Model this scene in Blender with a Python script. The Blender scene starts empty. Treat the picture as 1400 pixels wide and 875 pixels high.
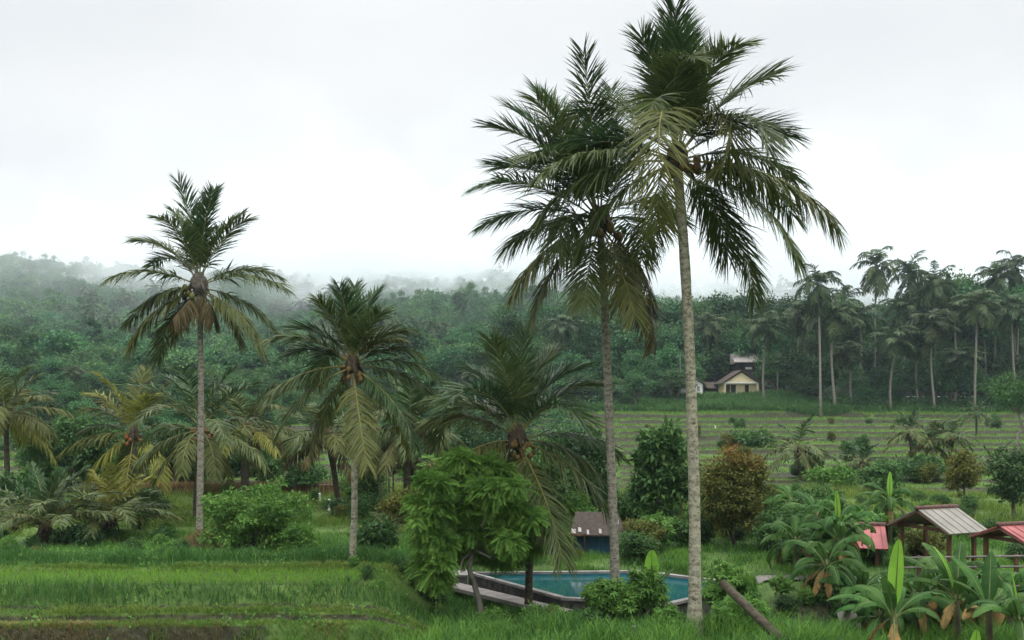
import bpy, math, random
import numpy as np
R = math.radians
S = bpy.context.scene
COL = S.collection
F, HZ, CAMZ = 1361.1, 555.0, 6.0          # focal length and horizon in photo pixels, eye height in metres
rng = np.random.default_rng(7)
random.seed(7)
def P(px, py, d): return np.array([(px-700)/F*d, d, CAMZ+(HZ-py)/F*d])
def nrm(a): return a/np.maximum(np.linalg.norm(a, axis=-1, keepdims=True), 1e-9)
def sstep(x, a, b):
    t = np.clip((x-a)/(b-a), 0, 1); return t*t*(3-2*t)
_lat = np.random.default_rng(3).random((256, 256))
def vnoise(x, y):
    x = np.asarray(x, float); y = np.asarray(y, float)
    xi = np.floor(x).astype(int); yi = np.floor(y).astype(int)
    fx = x-xi; fy = y-yi; fx = fx*fx*(3-2*fx); fy = fy*fy*(3-2*fy)
    g = lambda a, b: _lat[a % 256, b % 256]
    return (g(xi, yi)*(1-fx)+g(xi+1, yi)*fx)*(1-fy)+(g(xi, yi+1)*(1-fx)+g(xi+1, yi+1)*fx)*fy-.5
def fbm(x, y): return vnoise(x, y)+.5*vnoise(x*2.1+7, y*2.1+3)+.25*vnoise(x*4.3+1, y*4.3+9)

# ------------------------------------------------------------------ mesh builder
class MB:
    def __init__(s): s.v = []; s.q = []; s.t = []; s.qm = []; s.tm = []; s.n = 0; s.a = []
    def add(s, v, q=None, t=None, m=0, a=None):
        v = np.asarray(v, float).reshape(-1, 3)
        if q is not None and len(q):
            q = np.asarray(q, int).reshape(-1, 4); s.q.append(q+s.n); s.qm.append(np.full(len(q), m))
        if t is not None and len(t):
            t = np.asarray(t, int).reshape(-1, 3); s.t.append(t+s.n); s.tm.append(np.full(len(t), m))
        s.v.append(v); s.n += len(v)
        s.a.append(np.zeros(len(v)) if a is None else np.asarray(a, float))
        return s
    def mesh(s, name, mats, smooth=False, attr=None):
        me = bpy.data.meshes.new(name)
        v = np.concatenate(s.v); me.vertices.add(len(v)); me.vertices.foreach_set('co', v.ravel().astype(np.float32))
        q = np.concatenate(s.q) if s.q else np.zeros((0, 4), int); t = np.concatenate(s.t) if s.t else np.zeros((0, 3), int)
        loops = np.concatenate([q.ravel(), t.ravel()])
        start = np.concatenate([np.arange(len(q))*4, len(q)*4+np.arange(len(t))*3])
        mi = np.concatenate([np.concatenate(s.qm) if s.qm else np.zeros(0), np.concatenate(s.tm) if s.tm else np.zeros(0)])
        me.loops.add(len(loops)); me.loops.foreach_set('vertex_index', loops.astype(np.int32))
        me.polygons.add(len(start)); me.polygons.foreach_set('loop_start', start.astype(np.int32))
        for m in (mats if isinstance(mats, (list, tuple)) else [mats]): me.materials.append(m)
        me.polygons.foreach_set('material_index', mi.astype(np.int32))
        me.polygons.foreach_set('use_smooth', np.full(len(start), bool(smooth)))
        if attr:
            at = me.attributes.new(attr, 'FLOAT', 'POINT'); at.data.foreach_set('value', np.concatenate(s.a).astype(np.float32))
        me.update(calc_edges=True)
        return me
    def build(s, name, mats, parent=None, smooth=False, attr=None, loc=None):
        o = bpy.data.objects.new(name, s.mesh(name, mats, smooth, attr)); COL.objects.link(o)
        if parent is not None: o.parent = parent
        if loc is not None: o.location = [float(c) for c in loc]
        return o
def tag(o, label=None, cat=None, group=None, kind=None):
    if label: o['label'] = label
    if cat: o['category'] = cat
    if group: o['group'] = group
    if kind: o['kind'] = kind
    return o
def thing(name, label, cat, loc, rz=0, group=None):
    o = bpy.data.objects.new(name, None); COL.objects.link(o)
    o.location = [float(c) for c in loc]; o.rotation_euler = (0, 0, rz); o.empty_display_size = .3
    return tag(o, label, cat, group)
def dup(root, loc, rz=0, scale=1, label=None, group=None):
    r = root.copy(); COL.objects.link(r)
    r.location = [float(c) for c in loc]; r.rotation_euler = (0, 0, rz); r.scale = scale if isinstance(scale, tuple) else (scale,)*3
    if label: r['label'] = label
    if group: r['group'] = group
    for ch in list(root.children):
        c = ch.copy(); COL.objects.link(c); c.parent = r
        for g in ch.children:
            d = g.copy(); COL.objects.link(d); d.parent = c
    return r
def box(mb, lo, hi, m=0):
    (a, b, c), (d, e, f) = lo, hi
    v = [(a,b,c),(d,b,c),(d,e,c),(a,e,c),(a,b,f),(d,b,f),(d,e,f),(a,e,f)]
    return mb.add(v, [(3,2,1,0),(4,5,6,7),(0,1,5,4),(1,2,6,5),(2,3,7,6),(3,0,4,7)], m=m)
def tube(mb, pts, rad, n=8, m=0, cap=True):
    pts = np.asarray(pts, float); K = len(pts); rad = np.broadcast_to(np.asarray(rad, float), (K,))
    T = nrm(np.gradient(pts, axis=0))
    ref = np.array([1., 0, 0]) if abs(T[:, 2]).mean() > .7 else np.array([0., 0, 1])
    A = nrm(np.cross(T, ref)); B = np.cross(T, A)
    an = np.arange(n)/n*2*math.pi
    v = pts[:, None, :]+rad[:, None, None]*(A[:, None, :]*np.cos(an)[None, :, None]+B[:, None, :]*np.sin(an)[None, :, None])
    i = np.arange(K-1)[:, None]*n; j = np.arange(n)[None, :]; j2 = (j+1) % n
    q = np.stack([i+j, i+j2, i+n+j2, i+n+j], -1).reshape(-1, 4)
    vv = v.reshape(-1, 3); t = []
    if cap:
        vv = np.vstack([vv, pts[0], pts[-1]]); c0 = K*n; c1 = c0+1
        t = [(c0, (k+1) % n, k) for k in range(n)]+[(c1, (K-1)*n+k, (K-1)*n+(k+1) % n) for k in range(n)]
    return mb.add(vv, q, t, m=m)
def blob(mb, c, r, n=10, k=7, m=0, jit=0.):
    th = np.linspace(0, math.pi, k)[1:-1]; ph = np.arange(n)/n*2*math.pi
    r = np.broadcast_to(np.asarray(r, float), (3,))
    g = np.array([[(math.sin(t)*math.cos(p), math.sin(t)*math.sin(p), math.cos(t)) for p in ph] for t in th])
    g = g*(1+jit*(rng.random(g.shape[:2])-.5)[..., None])
    v = np.vstack([g.reshape(-1, 3), [(0, 0, 1)], [(0, 0, -1)]])*r+np.asarray(c)
    q = [(i*n+j, (i+1)*n+j, (i+1)*n+(j+1) % n, i*n+(j+1) % n) for i in range(k-3) for j in range(n)]
    N = (k-2)*n
    t = [(N, j, (j+1) % n) for j in range(n)]+[(N+1, (k-3)*n+(j+1) % n, (k-3)*n+j) for j in range(n)]
    return mb.add(v, q, t, m=m)

# ------------------------------------------------------------------ materials
def newmat(name):
    m = bpy.data.materials.new(name); m.use_nodes = True; nt = m.node_tree; nt.nodes.clear()
    return m, nt, nt.nodes.new('ShaderNodeOutputMaterial')
def N(nt, typ, **kw):
    n = nt.nodes.new(typ)
    for k, v in kw.items():
        if k in n.inputs.keys() if isinstance(k, str) else False: n.inputs[k].default_value = v
        else: setattr(n, k, v)
    return n
def ramp(nt, stops):
    r = nt.nodes.new('ShaderNodeValToRGB'); e = r.color_ramp.elements
    while len(e) < len(stops): e.new(.5)
    for k, (p, c) in enumerate(stops): e[k].position = p; e[k].color = (*c, 1)
    return r
def math_(nt, op, a, b=None):
    n = nt.nodes.new('ShaderNodeMath'); n.operation = op
    for i, x in enumerate((a, b)):
        if x is None: continue
        if isinstance(x, (int, float)): n.inputs[i].default_value = x
        else: nt.links.new(x, n.inputs[i])
    return n.outputs[0]
def leaf_mat(name, stops, trans=.32, rough=.45, scale=1.2, ovar=.25, spec=.4, isl=.5, gain=1.3):
    spec *= .38; stops = [tuple(min(c*gain, .5) for c in t) for t in stops]
    m, nt, out = newmat(name); L = nt.links.new
    geo = N(nt, 'ShaderNodeNewGeometry'); tc = N(nt, 'ShaderNodeTexCoord'); oi = N(nt, 'ShaderNodeObjectInfo')
    no = N(nt, 'ShaderNodeTexNoise', Scale=scale, Detail=2.0); L(tc.outputs['Object'], no.inputs['Vector'])
    nz = math_(nt, 'MULTIPLY', math_(nt, 'SUBTRACT', no.outputs[0], .25), 2.0*(1-isl))
    f = math_(nt, 'ADD', nz, math_(nt, 'MULTIPLY', geo.outputs['Random Per Island'], isl))
    k = len(stops); rp = ramp(nt, [(i/(k-1), c) for i, c in enumerate(stops)]); L(f, rp.inputs[0])
    hs = N(nt, 'ShaderNodeHueSaturation')
    L(rp.outputs[0], hs.inputs['Color'])
    L(math_(nt, 'ADD', math_(nt, 'MULTIPLY', oi.outputs['Random'], 2*ovar), 1-ovar), hs.inputs['Value'])
    r2 = math_(nt, 'FRACT', math_(nt, 'MULTIPLY', oi.outputs['Random'], 17.3))
    L(math_(nt, 'ADD', math_(nt, 'MULTIPLY', r2, .12*ovar), .5-.06*ovar), hs.inputs['Hue'])
    pb = N(nt, 'ShaderNodeBsdfPrincipled', Roughness=rough); pb.inputs['Specular IOR Level'].default_value = spec
    L(hs.outputs[0], pb.inputs['Base Color'])
    tr = N(nt, 'ShaderNodeBsdfTranslucent'); L(hs.outputs[0], tr.inputs['Color'])
    mx = N(nt, 'ShaderNodeMixShader'); mx.inputs[0].default_value = trans
    L(pb.outputs[0], mx.inputs[1]); L(tr.outputs[0], mx.inputs[2]); L(mx.outputs[0], out.inputs[0])
    return m
def solid_mat(name, c0, c1, scale=4., rough=.8, bump=.2, detail=6., spec=.25, stretch=(1,1,1), metal=0.):
    m, nt, out = newmat(name); L = nt.links.new
    tc = N(nt, 'ShaderNodeTexCoord'); mp = N(nt, 'ShaderNodeMapping'); mp.inputs['Scale'].default_value = stretch
    L(tc.outputs['Object'], mp.inputs[0])
    no = N(nt, 'ShaderNodeTexNoise', Scale=scale, Detail=detail); L(mp.outputs[0], no.inputs['Vector'])
    rp = ramp(nt, [(.3, c0), (.7, c1)]); L(no.outputs[0], rp.inputs[0])
    pb = N(nt, 'ShaderNodeBsdfPrincipled', Roughness=rough, Metallic=metal); pb.inputs['Specular IOR Level'].default_value = spec
    L(rp.outputs[0], pb.inputs['Base Color'])
    if bump:
        bp = N(nt, 'ShaderNodeBump', Strength=bump, Distance=.05); L(no.outputs[0], bp.inputs['Height']); L(bp.outputs[0], pb.inputs['Normal'])
    L(pb.outputs[0], out.inputs[0]); return m
def palm_trunk_mat(name, light, dark, lichen, ring=9.):
    m, nt, out = newmat(name); L = nt.links.new
    tc = N(nt, 'ShaderNodeTexCoord')
    mpp = N(nt, 'ShaderNodeMapping'); mpp.inputs['Scale'].default_value = (1, 1, 1.5); L(tc.outputs['Object'], mpp.inputs[0])
    n1 = N(nt, 'ShaderNodeTexNoise', Scale=8.0, Detail=8.0, Roughness=.8); L(mpp.outputs[0], n1.inputs['Vector'])
    n2 = N(nt, 'ShaderNodeTexNoise', Scale=1.3, Detail=3.0); L(tc.outputs['Object'], n2.inputs['Vector'])
    wv = N(nt, 'ShaderNodeTexWave', wave_type='BANDS', bands_direction='Z'); wv.inputs['Scale'].default_value = ring/6.3
    wv.inputs['Distortion'].default_value = 3.5; wv.inputs['Detail'].default_value = 2.; L(tc.outputs['Object'], wv.inputs['Vector'])
    r1 = ramp(nt, [(.41, dark), (.47, tuple((a*.55+b*.45) for a, b in zip(light, dark))), (.54, light)]); L(n1.outputs[0], r1.inputs[0])
    r2 = ramp(nt, [(.4, (0, 0, 0)), (.65, (1, 1, 1))]); L(n2.outputs[0], r2.inputs[0])
    mx = N(nt, 'ShaderNodeMixRGB'); L(math_(nt, 'MULTIPLY', r2.outputs[0], .3), mx.inputs[0]); L(r1.outputs[0], mx.inputs[1]); mx.inputs[2].default_value = (*lichen, 1)
    m2 = N(nt, 'ShaderNodeMixRGB', blend_type='MULTIPLY'); m2.inputs[0].default_value = .34
    r3 = ramp(nt, [(.05, (.35, .33, .3)), (.35, (1, 1, 1))]); L(wv.outputs[0], r3.inputs[0])
    L(mx.outputs[0], m2.inputs[1]); L(r3.outputs[0], m2.inputs[2])
    pb = N(nt, 'ShaderNodeBsdfPrincipled', Roughness=.9); pb.inputs['Specular IOR Level'].default_value = .15
    L(m2.outputs[0], pb.inputs['Base Color'])
    bp = N(nt, 'ShaderNodeBump', Strength=.5, Distance=.04); L(n1.outputs[0], bp.inputs['Height']); L(bp.outputs[0], pb.inputs['Normal'])
    L(pb.outputs[0], out.inputs[0]); return m

M = {}
M['frond_green'] = leaf_mat('frond_green', [(.025,.042,.013),(.053,.078,.022),(.10,.122,.04)], .22, .38, .5, .15, .5)
M['frond_deep'] = leaf_mat('frond_deep', [(.015,.034,.012),(.03,.062,.02),(.055,.092,.03)], .22, .38, .5, .15, .5)
M['frond_olive'] = leaf_mat('frond_olive', [(.038,.05,.014),(.072,.083,.022),(.125,.125,.04)], .25, .45, .5, .15, .4)
M['frond_yellow'] = leaf_mat('frond_yellow', [(.075,.09,.017),(.14,.15,.026),(.23,.21,.045)], .3, .45, .7, .1, .4)
M['frond_dry'] = leaf_mat('frond_dry', [(.035,.03,.015),(.075,.06,.028),(.14,.105,.045)], .2, .7, .8, .15, .2)
M['rachis'] = solid_mat('rachis', (.14,.14,.045), (.24,.21,.075), 3, .5, 0)
M['rachis_dark'] = solid_mat('rachis_dark', (.06,.06,.025), (.13,.12,.05), 3, .5, 0)
M['fibre'] = solid_mat('fibre', (.028,.02,.013), (.1,.075,.05), 9, .95, .6)
M['grey_fibre'] = solid_mat('grey_fibre', (.05,.045,.038), (.17,.155,.13), 8, .95, .6)
M['coconut_brown'] = solid_mat('coconut_brown', (.07,.045,.015), (.16,.10,.03), 5, .5, 0)
M['coconut_orange'] = solid_mat('coconut_orange', (.13,.05,.014), (.22,.085,.02), 5, .45, 0)
M['coconut_green'] = solid_mat('coconut_green', (.06,.07,.02), (.12,.12,.03), 5, .45, 0)
M['trunk_pale'] = palm_trunk_mat('trunk_pale', (.33,.31,.23), (.06,.052,.038), (.33,.34,.25), 6.)
M['trunk_grey'] = palm_trunk_mat('trunk_grey', (.26,.24,.195), (.05,.044,.034), (.21,.21,.165), 6.)
M['trunk_dark'] = palm_trunk_mat('trunk_dark', (.085,.07,.05), (.028,.023,.017), (.075,.075,.05), 5.)
M['bark'] = solid_mat('bark', (.05,.042,.032), (.15,.13,.10), 7, .9, .6, stretch=(1,1,.3))
M['bark_pale'] = solid_mat('bark_pale', (.12,.11,.09), (.27,.25,.21), 6, .9, .5, stretch=(1,1,.3))
M['leaf_bright'] = leaf_mat('leaf_bright', [(.035,.085,.018),(.075,.165,.03),(.14,.25,.05)], .35, .5, 1.1, .05)
M['leaf_feather'] = leaf_mat('leaf_feather', [(.035,.085,.018),(.08,.165,.03),(.15,.25,.05)], .38, .55, 1.0, .03, .3, .4)
M['leaf_mid'] = leaf_mat('leaf_mid', [(.022,.06,.018),(.045,.10,.028),(.085,.16,.04)], .3, .5, 1.0, .15)
M['leaf_dark'] = leaf_mat('leaf_dark', [(.014,.036,.014),(.028,.062,.02),(.055,.10,.03)], .25, .42, .8, .2)
M['leaf_olive'] = leaf_mat('leaf_olive', [(.04,.055,.014),(.085,.095,.02),(.16,.15,.03)], .3, .5, .8, .15)
M['forest'] = leaf_mat('forest', [(.014,.04,.015),(.028,.068,.022),(.06,.115,.032)], .28, .5, .28, .45, gain=1.5)
M['forest_palm'] = leaf_mat('forest_palm', [(.016,.034,.013),(.034,.056,.02),(.075,.09,.034)], .22, .45, .4, .3, .4)
M['hill_leaf'] = leaf_mat('hill_leaf', [(.016,.045,.018),(.038,.09,.03),(.09,.165,.045)], .3, .55, .12, .5, gain=1.7)
M['hill_stuff'] = leaf_mat('hill_stuff', [(.014,.042,.018),(.034,.085,.028),(.09,.16,.045)], .3, .55, .06, 0, .4, .3, gain=1.75)
M['midrib'] = solid_mat('midrib', (.07,.11,.03), (.11,.15,.045), 3, .6, 0)
M['banana'] = leaf_mat('banana', [(.018,.052,.012),(.034,.088,.018),(.066,.135,.03)], .4, .6, 2.2, .25, .35, .3)
M['banana_new'] = leaf_mat('banana_new', [(.10,.22,.03),(.15,.30,.035),(.2,.36,.05)], .45, .38, .9, .05, .5, .3)
M['banana_dry'] = leaf_mat('banana_dry', [(.09,.06,.025),(.17,.11,.045),(.25,.15,.05)], .25, .7, 2., .1, .2)
M['banana_stem'] = solid_mat('banana_stem', (.05,.045,.025), (.16,.16,.07), 5, .6, .2, stretch=(1,1,.3))
M['grass_tall'] = leaf_mat('grass_tall', [(.05,.12,.02),(.085,.19,.03),(.15,.27,.05)], .35, .55, .35, 0, .3, .55)
M['grass_dark'] = leaf_mat('grass_dark', [(.02,.058,.016),(.036,.095,.022),(.065,.15,.035)], .3, .55, .5, 0, .3, .55)
M['grass_short'] = leaf_mat('grass_short', [(.05,.09,.018),(.095,.155,.026),(.19,.22,.055)], .35, .6, .3, 0, .3, .55)
M['rice'] = leaf_mat('rice', [(.075,.17,.02),(.11,.235,.026),(.16,.30,.04)], .4, .55, .2, 0, .3, .5)
M['terrace_grass'] = leaf_mat('terrace_grass', [(.055,.12,.02),(.10,.19,.03),(.16,.24,.045)], .35, .6, .1, 0, .3, .5)
M['bank_grass'] = leaf_mat('bank_grass', [(.03,.075,.022),(.05,.115,.03),(.08,.15,.04)], .35, .6, .15, 0, .3, .5)
M['herb'] = leaf_mat('herb', [(.04,.10,.02),(.075,.16,.03),(.13,.235,.05)], .35, .5, .6, 0, .35, .5)
M['dry_grass'] = leaf_mat('dry_grass', [(.07,.06,.025),(.15,.12,.05),(.23,.18,.08)], .3, .8, .6, 0, .2, .6)
M['reed'] = leaf_mat('reed', [(.10,.065,.035),(.18,.12,.06),(.27,.19,.10)], .2, .8, .6, 0, .2, .6)

def ground_mat():
    m, nt, out = newmat('ground'); L = nt.links.new
    tc = N(nt, 'ShaderNodeTexCoord'); at = N(nt, 'ShaderNodeAttribute', attribute_name='green')
    n1 = N(nt, 'ShaderNodeTexNoise', Scale=.7, Detail=7.0, Roughness=.65); L(tc.outputs['Object'], n1.inputs['Vector'])
    n2 = N(nt, 'ShaderNodeTexNoise', Scale=5.0, Detail=4.0); L(tc.outputs['Object'], n2.inputs['Vector'])
    g = ramp(nt, [(.3, (.03,.06,.012)), (.5, (.06,.115,.024)), (.72, (.11,.165,.036))]); L(n1.outputs[0], g.inputs[0])
    d = ramp(nt, [(.3, (.014,.014,.008)), (.52, (.033,.035,.018)), (.75, (.07,.068,.04))]); L(n2.outputs[0], d.inputs[0])
    mx = N(nt, 'ShaderNodeMixRGB'); 
    f = math_(nt, 'ADD', at.outputs['Fac'], math_(nt, 'MULTIPLY', math_(nt, 'SUBTRACT', n2.outputs[0], .5), .9))
    f2 = N(nt, 'ShaderNodeClamp'); L(f, f2.inputs[0]); L(f2.outputs[0], mx.inputs[0])
    L(d.outputs[0], mx.inputs[1]); L(g.outputs[0], mx.inputs[2])
    pb = N(nt, 'ShaderNodeBsdfPrincipled', Roughness=.9); pb.inputs['Specular IOR Level'].default_value = .2
    L(mx.outputs[0], pb.inputs['Base Color'])
    bp = N(nt, 'ShaderNodeBump', Strength=.5, Distance=.1); L(n2.outputs[0], bp.inputs['Height']); L(bp.outputs[0], pb.inputs['Normal'])
    L(pb.outputs[0], out.inputs[0]); return m
M['ground'] = ground_mat()
M['hill'] = solid_mat('hill_soil', (.012,.03,.012), (.035,.065,.025), .05, .95, 0)
# built things
M['tin_grey'] = solid_mat('tin_grey', (.15,.143,.122), (.225,.212,.182), 1.5, .45, .05, metal=.15)
M['tin_red'] = solid_mat('tin_red', (.22,.06,.058), (.34,.11,.105), 1.8, .5, .05)
M['tin_old'] = solid_mat('tin_old', (.20,.175,.16), (.33,.30,.28), .8, .6, .05, stretch=(3,1,1))
M['tile_dark'] = solid_mat('tile_dark', (.04,.03,.026), (.085,.062,.052), 4, .8, .3)
M['ridge_tile'] = solid_mat('ridge_tile', (.075,.04,.034), (.13,.07,.058), 8, .8, .3)
M['timber'] = solid_mat('timber', (.06,.03,.018), (.14,.07,.04), 6, .7, .2, stretch=(1,1,.2))
M['timber_dark'] = solid_mat('timber_dark', (.02,.015,.011), (.05,.036,.026), 6, .75, .2)
M['timber_grey'] = solid_mat('timber_grey', (.1,.09,.08), (.2,.185,.165), 6, .8, .2)
M['cream'] = solid_mat('cream', (.58,.48,.3), (.68,.58,.38), 1.2, .85, .05)
M['white_wall'] = solid_mat('white_wall', (.6,.6,.58), (.75,.75,.73), 1.5, .8, .05)
M['grey_concrete'] = solid_mat('grey_concrete', (.14,.134,.124), (.30,.285,.265), 2.5, .85, .15)
M['pink_concrete'] = solid_mat('pink_concrete', (.13,.118,.11), (.24,.215,.2), 2.5, .85, .15)
M['dark_stone'] = solid_mat('dark_stone', (.025,.023,.022), (.09,.083,.075), 4, .85, .5)
M['pool_tile'] = solid_mat('pool_tile', (.02,.11,.14), (.035,.16,.19), 3, .4, 0)
M['blue_paint'] = solid_mat('blue_paint', (.01,.035,.06), (.018,.075,.12), 2, .6, .05, stretch=(3,1,.5))
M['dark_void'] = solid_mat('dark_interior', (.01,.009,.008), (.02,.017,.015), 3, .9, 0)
M['rock'] = solid_mat('rock', (.2,.195,.185), (.42,.41,.39), 5, .85, .5)
def glass_water():
    m, nt, out = newmat('pool_water')
    pb = N(nt, 'ShaderNodeBsdfPrincipled', Roughness=.06); pb.inputs['Base Color'].default_value = (.016,.085,.09,1)
    pb.inputs['Specular IOR Level'].default_value = .5
    tc = N(nt, 'ShaderNodeTexCoord'); no = N(nt, 'ShaderNodeTexNoise', Scale=4.0, Detail=3.0); nt.links.new(tc.outputs['Object'], no.inputs['Vector'])
    bp = N(nt, 'ShaderNodeBump', Strength=.06, Distance=.03); nt.links.new(no.outputs[0], bp.inputs['Height']); nt.links.new(bp.outputs[0], pb.inputs['Normal'])
    nt.links.new(pb.outputs[0], out.inputs[0]); return m
M['pool_water'] = glass_water()

# ------------------------------------------------------------------ terrain
TY0, TY1, TN = 64.0, 170.0, 12
DB = np.array([64,69,74,80,86,93,100,108,117,127,140,154,170.])
ZB = 6-(np.array([672,662,652,643,634,625,616,607,598,590,582,574,566])-555)/F*DB; ZB = np.append(np.maximum.accumulate(ZB), ZB[-1])
def warp(x, y): return y+2.6*vnoise(x/17+5, y/40+2)*2+1.2*vnoise(x/6+1, y/25)*2-.02*x
def cell(x, y): return np.floor(x/13+1.5*vnoise(y/30+2, x*0+1)+40).astype(int)
def UU(x, y):
    j = cell(x, y); off = _lat[j % 256, 11]*.3
    return np.clip(np.interp(warp(x, y), DB, np.arange(13.))+off, 0, TN)
def plot(x, y):
    u = UU(x, y); return _lat[cell(x, y) % 256, np.floor(u).astype(int)+20]
def H(x, y):
    x = np.asarray(x, float); y = np.asarray(y, float)
    yw = y+.35*vnoise(x/3.+3, y*0+1)+.02*x
    zl = np.interp(yw, [-60,24,26.7,27.0,27.5,27.62,28.1,28.22,28.8,31.5,31.62,31.95,32.05,32.35,33.0,37,41,45.8,46,51.8,52,57.8,58,64],
                   [-1.2,-1.1,-.9,-.02,.0,.2,.22,.33,.74,.72,.83,.83,.5,.55,.82,.35,.08,.05,.25,.22,.42,.38,.55,.5])
    zr = np.interp(y+.5*vnoise(x/2., y*0), [-60,20,26,28.5,30,36.2,36.5,46,46.2,52,52.2,58,58.2,64], [-1.2,-.6,-.25,-.5,-.7,-.7,-.03,.06,.24,.2,.38,.34,.52,.5])
    zq = np.interp(y+.5*vnoise(x/2., y*0), [-60,20,26,30.4,31.1,46,46.2,52,52.2,58,58.2,64], [-1.2,-.6,-.5,-.75,-.06,.06,.24,.2,.38,.34,.52,.5])
    a = sstep(x, -4.2, -1.6); b = sstep(x, 7.6, 8.6)
    z = zl*(1-a)+a*(zr*(1-b)+zq*b)
    # terraces
    u = np.where(warp(x, y) > TY0, UU(x, y), 0)
    k = np.floor(u); f = u-k
    ki = k.astype(int); zt = ZB[ki]+(ZB[ki+1]-ZB[ki])*np.where(f > .92, (f-.92)/.08, 0)+np.where((f < .05), .12, 0)*(u > 0)*(u < TN)
    zt = zt+.2*vnoise(x/7+4, y/9)+.3*vnoise(x/23, y/30)
    zt = np.where(u <= 0, z, zt)
    z = np.where(y > 58, np.where(u > 0, zt, z), z)
    plat = sstep(x, 14, 20)*(1-sstep(x, 50, 58))
    top = np.interp(y, [168, 174, 181, 184, 205], [0, .9, 1.5, 1.7, 3.35])*(1-plat)+plat*np.interp(y, [168, 174, 181, 184, 205], [0, 1.2, 3.05, 3.3, 3.4])
    z = z+np.where(y > 168, top, 0)
    return z+.05*fbm(x/1.7, y/1.7)
def green(x, y):
    u = np.where(warp(x, y) > TY0, UU(x, y), 0); f = u-np.floor(u)
    g = np.full(x.shape, .85)
    t = (u > 0) & (u < TN)
    g = np.where(t, np.where(f < .09, 1.0, np.where(f > .9, -.1, .9*(plot(x, y) > .42)-.05+.25*vnoise(x/5, y/5))), g)
    d = (y > 26.0) & (y < 27.0) & (x < -2)
    yw = y+.35*vnoise(x/3.+3, y*0+1)+.02*x
    g = np.where((x < -1.5) & (((yw < 27.02) & (x < -6.5)) | ((yw > 27.5) & (yw < 27.6)) | ((yw > 28.1) & (yw < 28.2)) | ((yw > 31.95) & (yw < 32.3))), -.35, g)
    g = np.where((x < -4) & (yw > 28.9) & (yw < 31.5), .1, g)
    g = np.where((y > 28) & (y < 31.2) & (x > 5), .1, g)
    return g
def sheet(name, xs, ys, zf, gf, mat):
    X, Y = np.meshgrid(xs, ys); Z = zf(X, Y); nx, ny = len(xs), len(ys)
    i = np.arange(ny-1)[:, None]*nx; j = np.arange(nx-1)[None, :]
    q = np.stack([i+j, i+j+1, i+nx+j+1, i+nx+j], -1).reshape(-1, 4)
    mb = MB().add(np.stack([X, Y, Z], -1).reshape(-1, 3), q, a=gf(X, Y).ravel() if gf else None)
    o = mb.build(name, mat, smooth=True, attr='green' if gf else None)
    return tag(o, kind='structure')
xs = np.concatenate([np.arange(-180, -66, 4), np.arange(-66, 72, .5), np.arange(72, 184, 4)])
ys = np.concatenate([np.arange(-60, 20, 4), np.arange(20, 26, .25), np.arange(26, 33.5, .05), np.arange(33.5, 64, .25), np.arange(64, 172, .22), np.arange(172, 208, 1.)])
sheet('ground', xs, ys, H, green, M['ground'])
KP = np.array([-500,0,100,180,350,480,620,740,800,950,1060,1120,1160,1210,1300,1400,1900])
KD = np.array([203,280,360,440,520,620,720,850,1400.])
KV = np.array([
 [542]*17,
 [500,500,500,502,505,495,488,488,490,495,505,505,505,505,505,500,500],
 [455,450,452,457,465,440,424,421,428,440,470,470,470,470,470,470,470],
 [410,405,412,418,428,432,428,424,428,440,470,470,470,470,470,470,470],
 [368,361,376,383,397,402,402,400,404,430,460,460,460,460,460,460,460],
 [385,385,390,394,388,388,384,382,392,412,430,430,430,430,430,430,430],
 [420,415,415,410,410,410,410,405,402,398,397,392,375,392,402,405,405],
 [480]*17,[525]*17], float)
def HH(x, y):
    px = 700+x/y*F
    d = np.clip(y, 203, 1400)
    i = np.clip(np.searchsorted(KD, d)-1, 0, len(KD)-2); t = (d-KD[i])/(KD[i+1]-KD[i]); t = t*t*(3-2*t)*.5+t*.5
    cols = np.stack([np.interp(px, KP, r) for r in KV])
    v = np.take_along_axis(cols, i[None], 0)[0]*(1-t)+np.take_along_axis(cols, i[None]+1, 0)[0]*t
    return CAMZ+(HZ-v)/F*y+3*fbm(x/60, y/60)*sstep(y, 215, 300)
sheet('hills', np.arange(-1000, 1001, 12.), np.concatenate([np.arange(203, 760, 7.), np.arange(760, 1410, 25.)]), HH, None, M['hill'])

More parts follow.
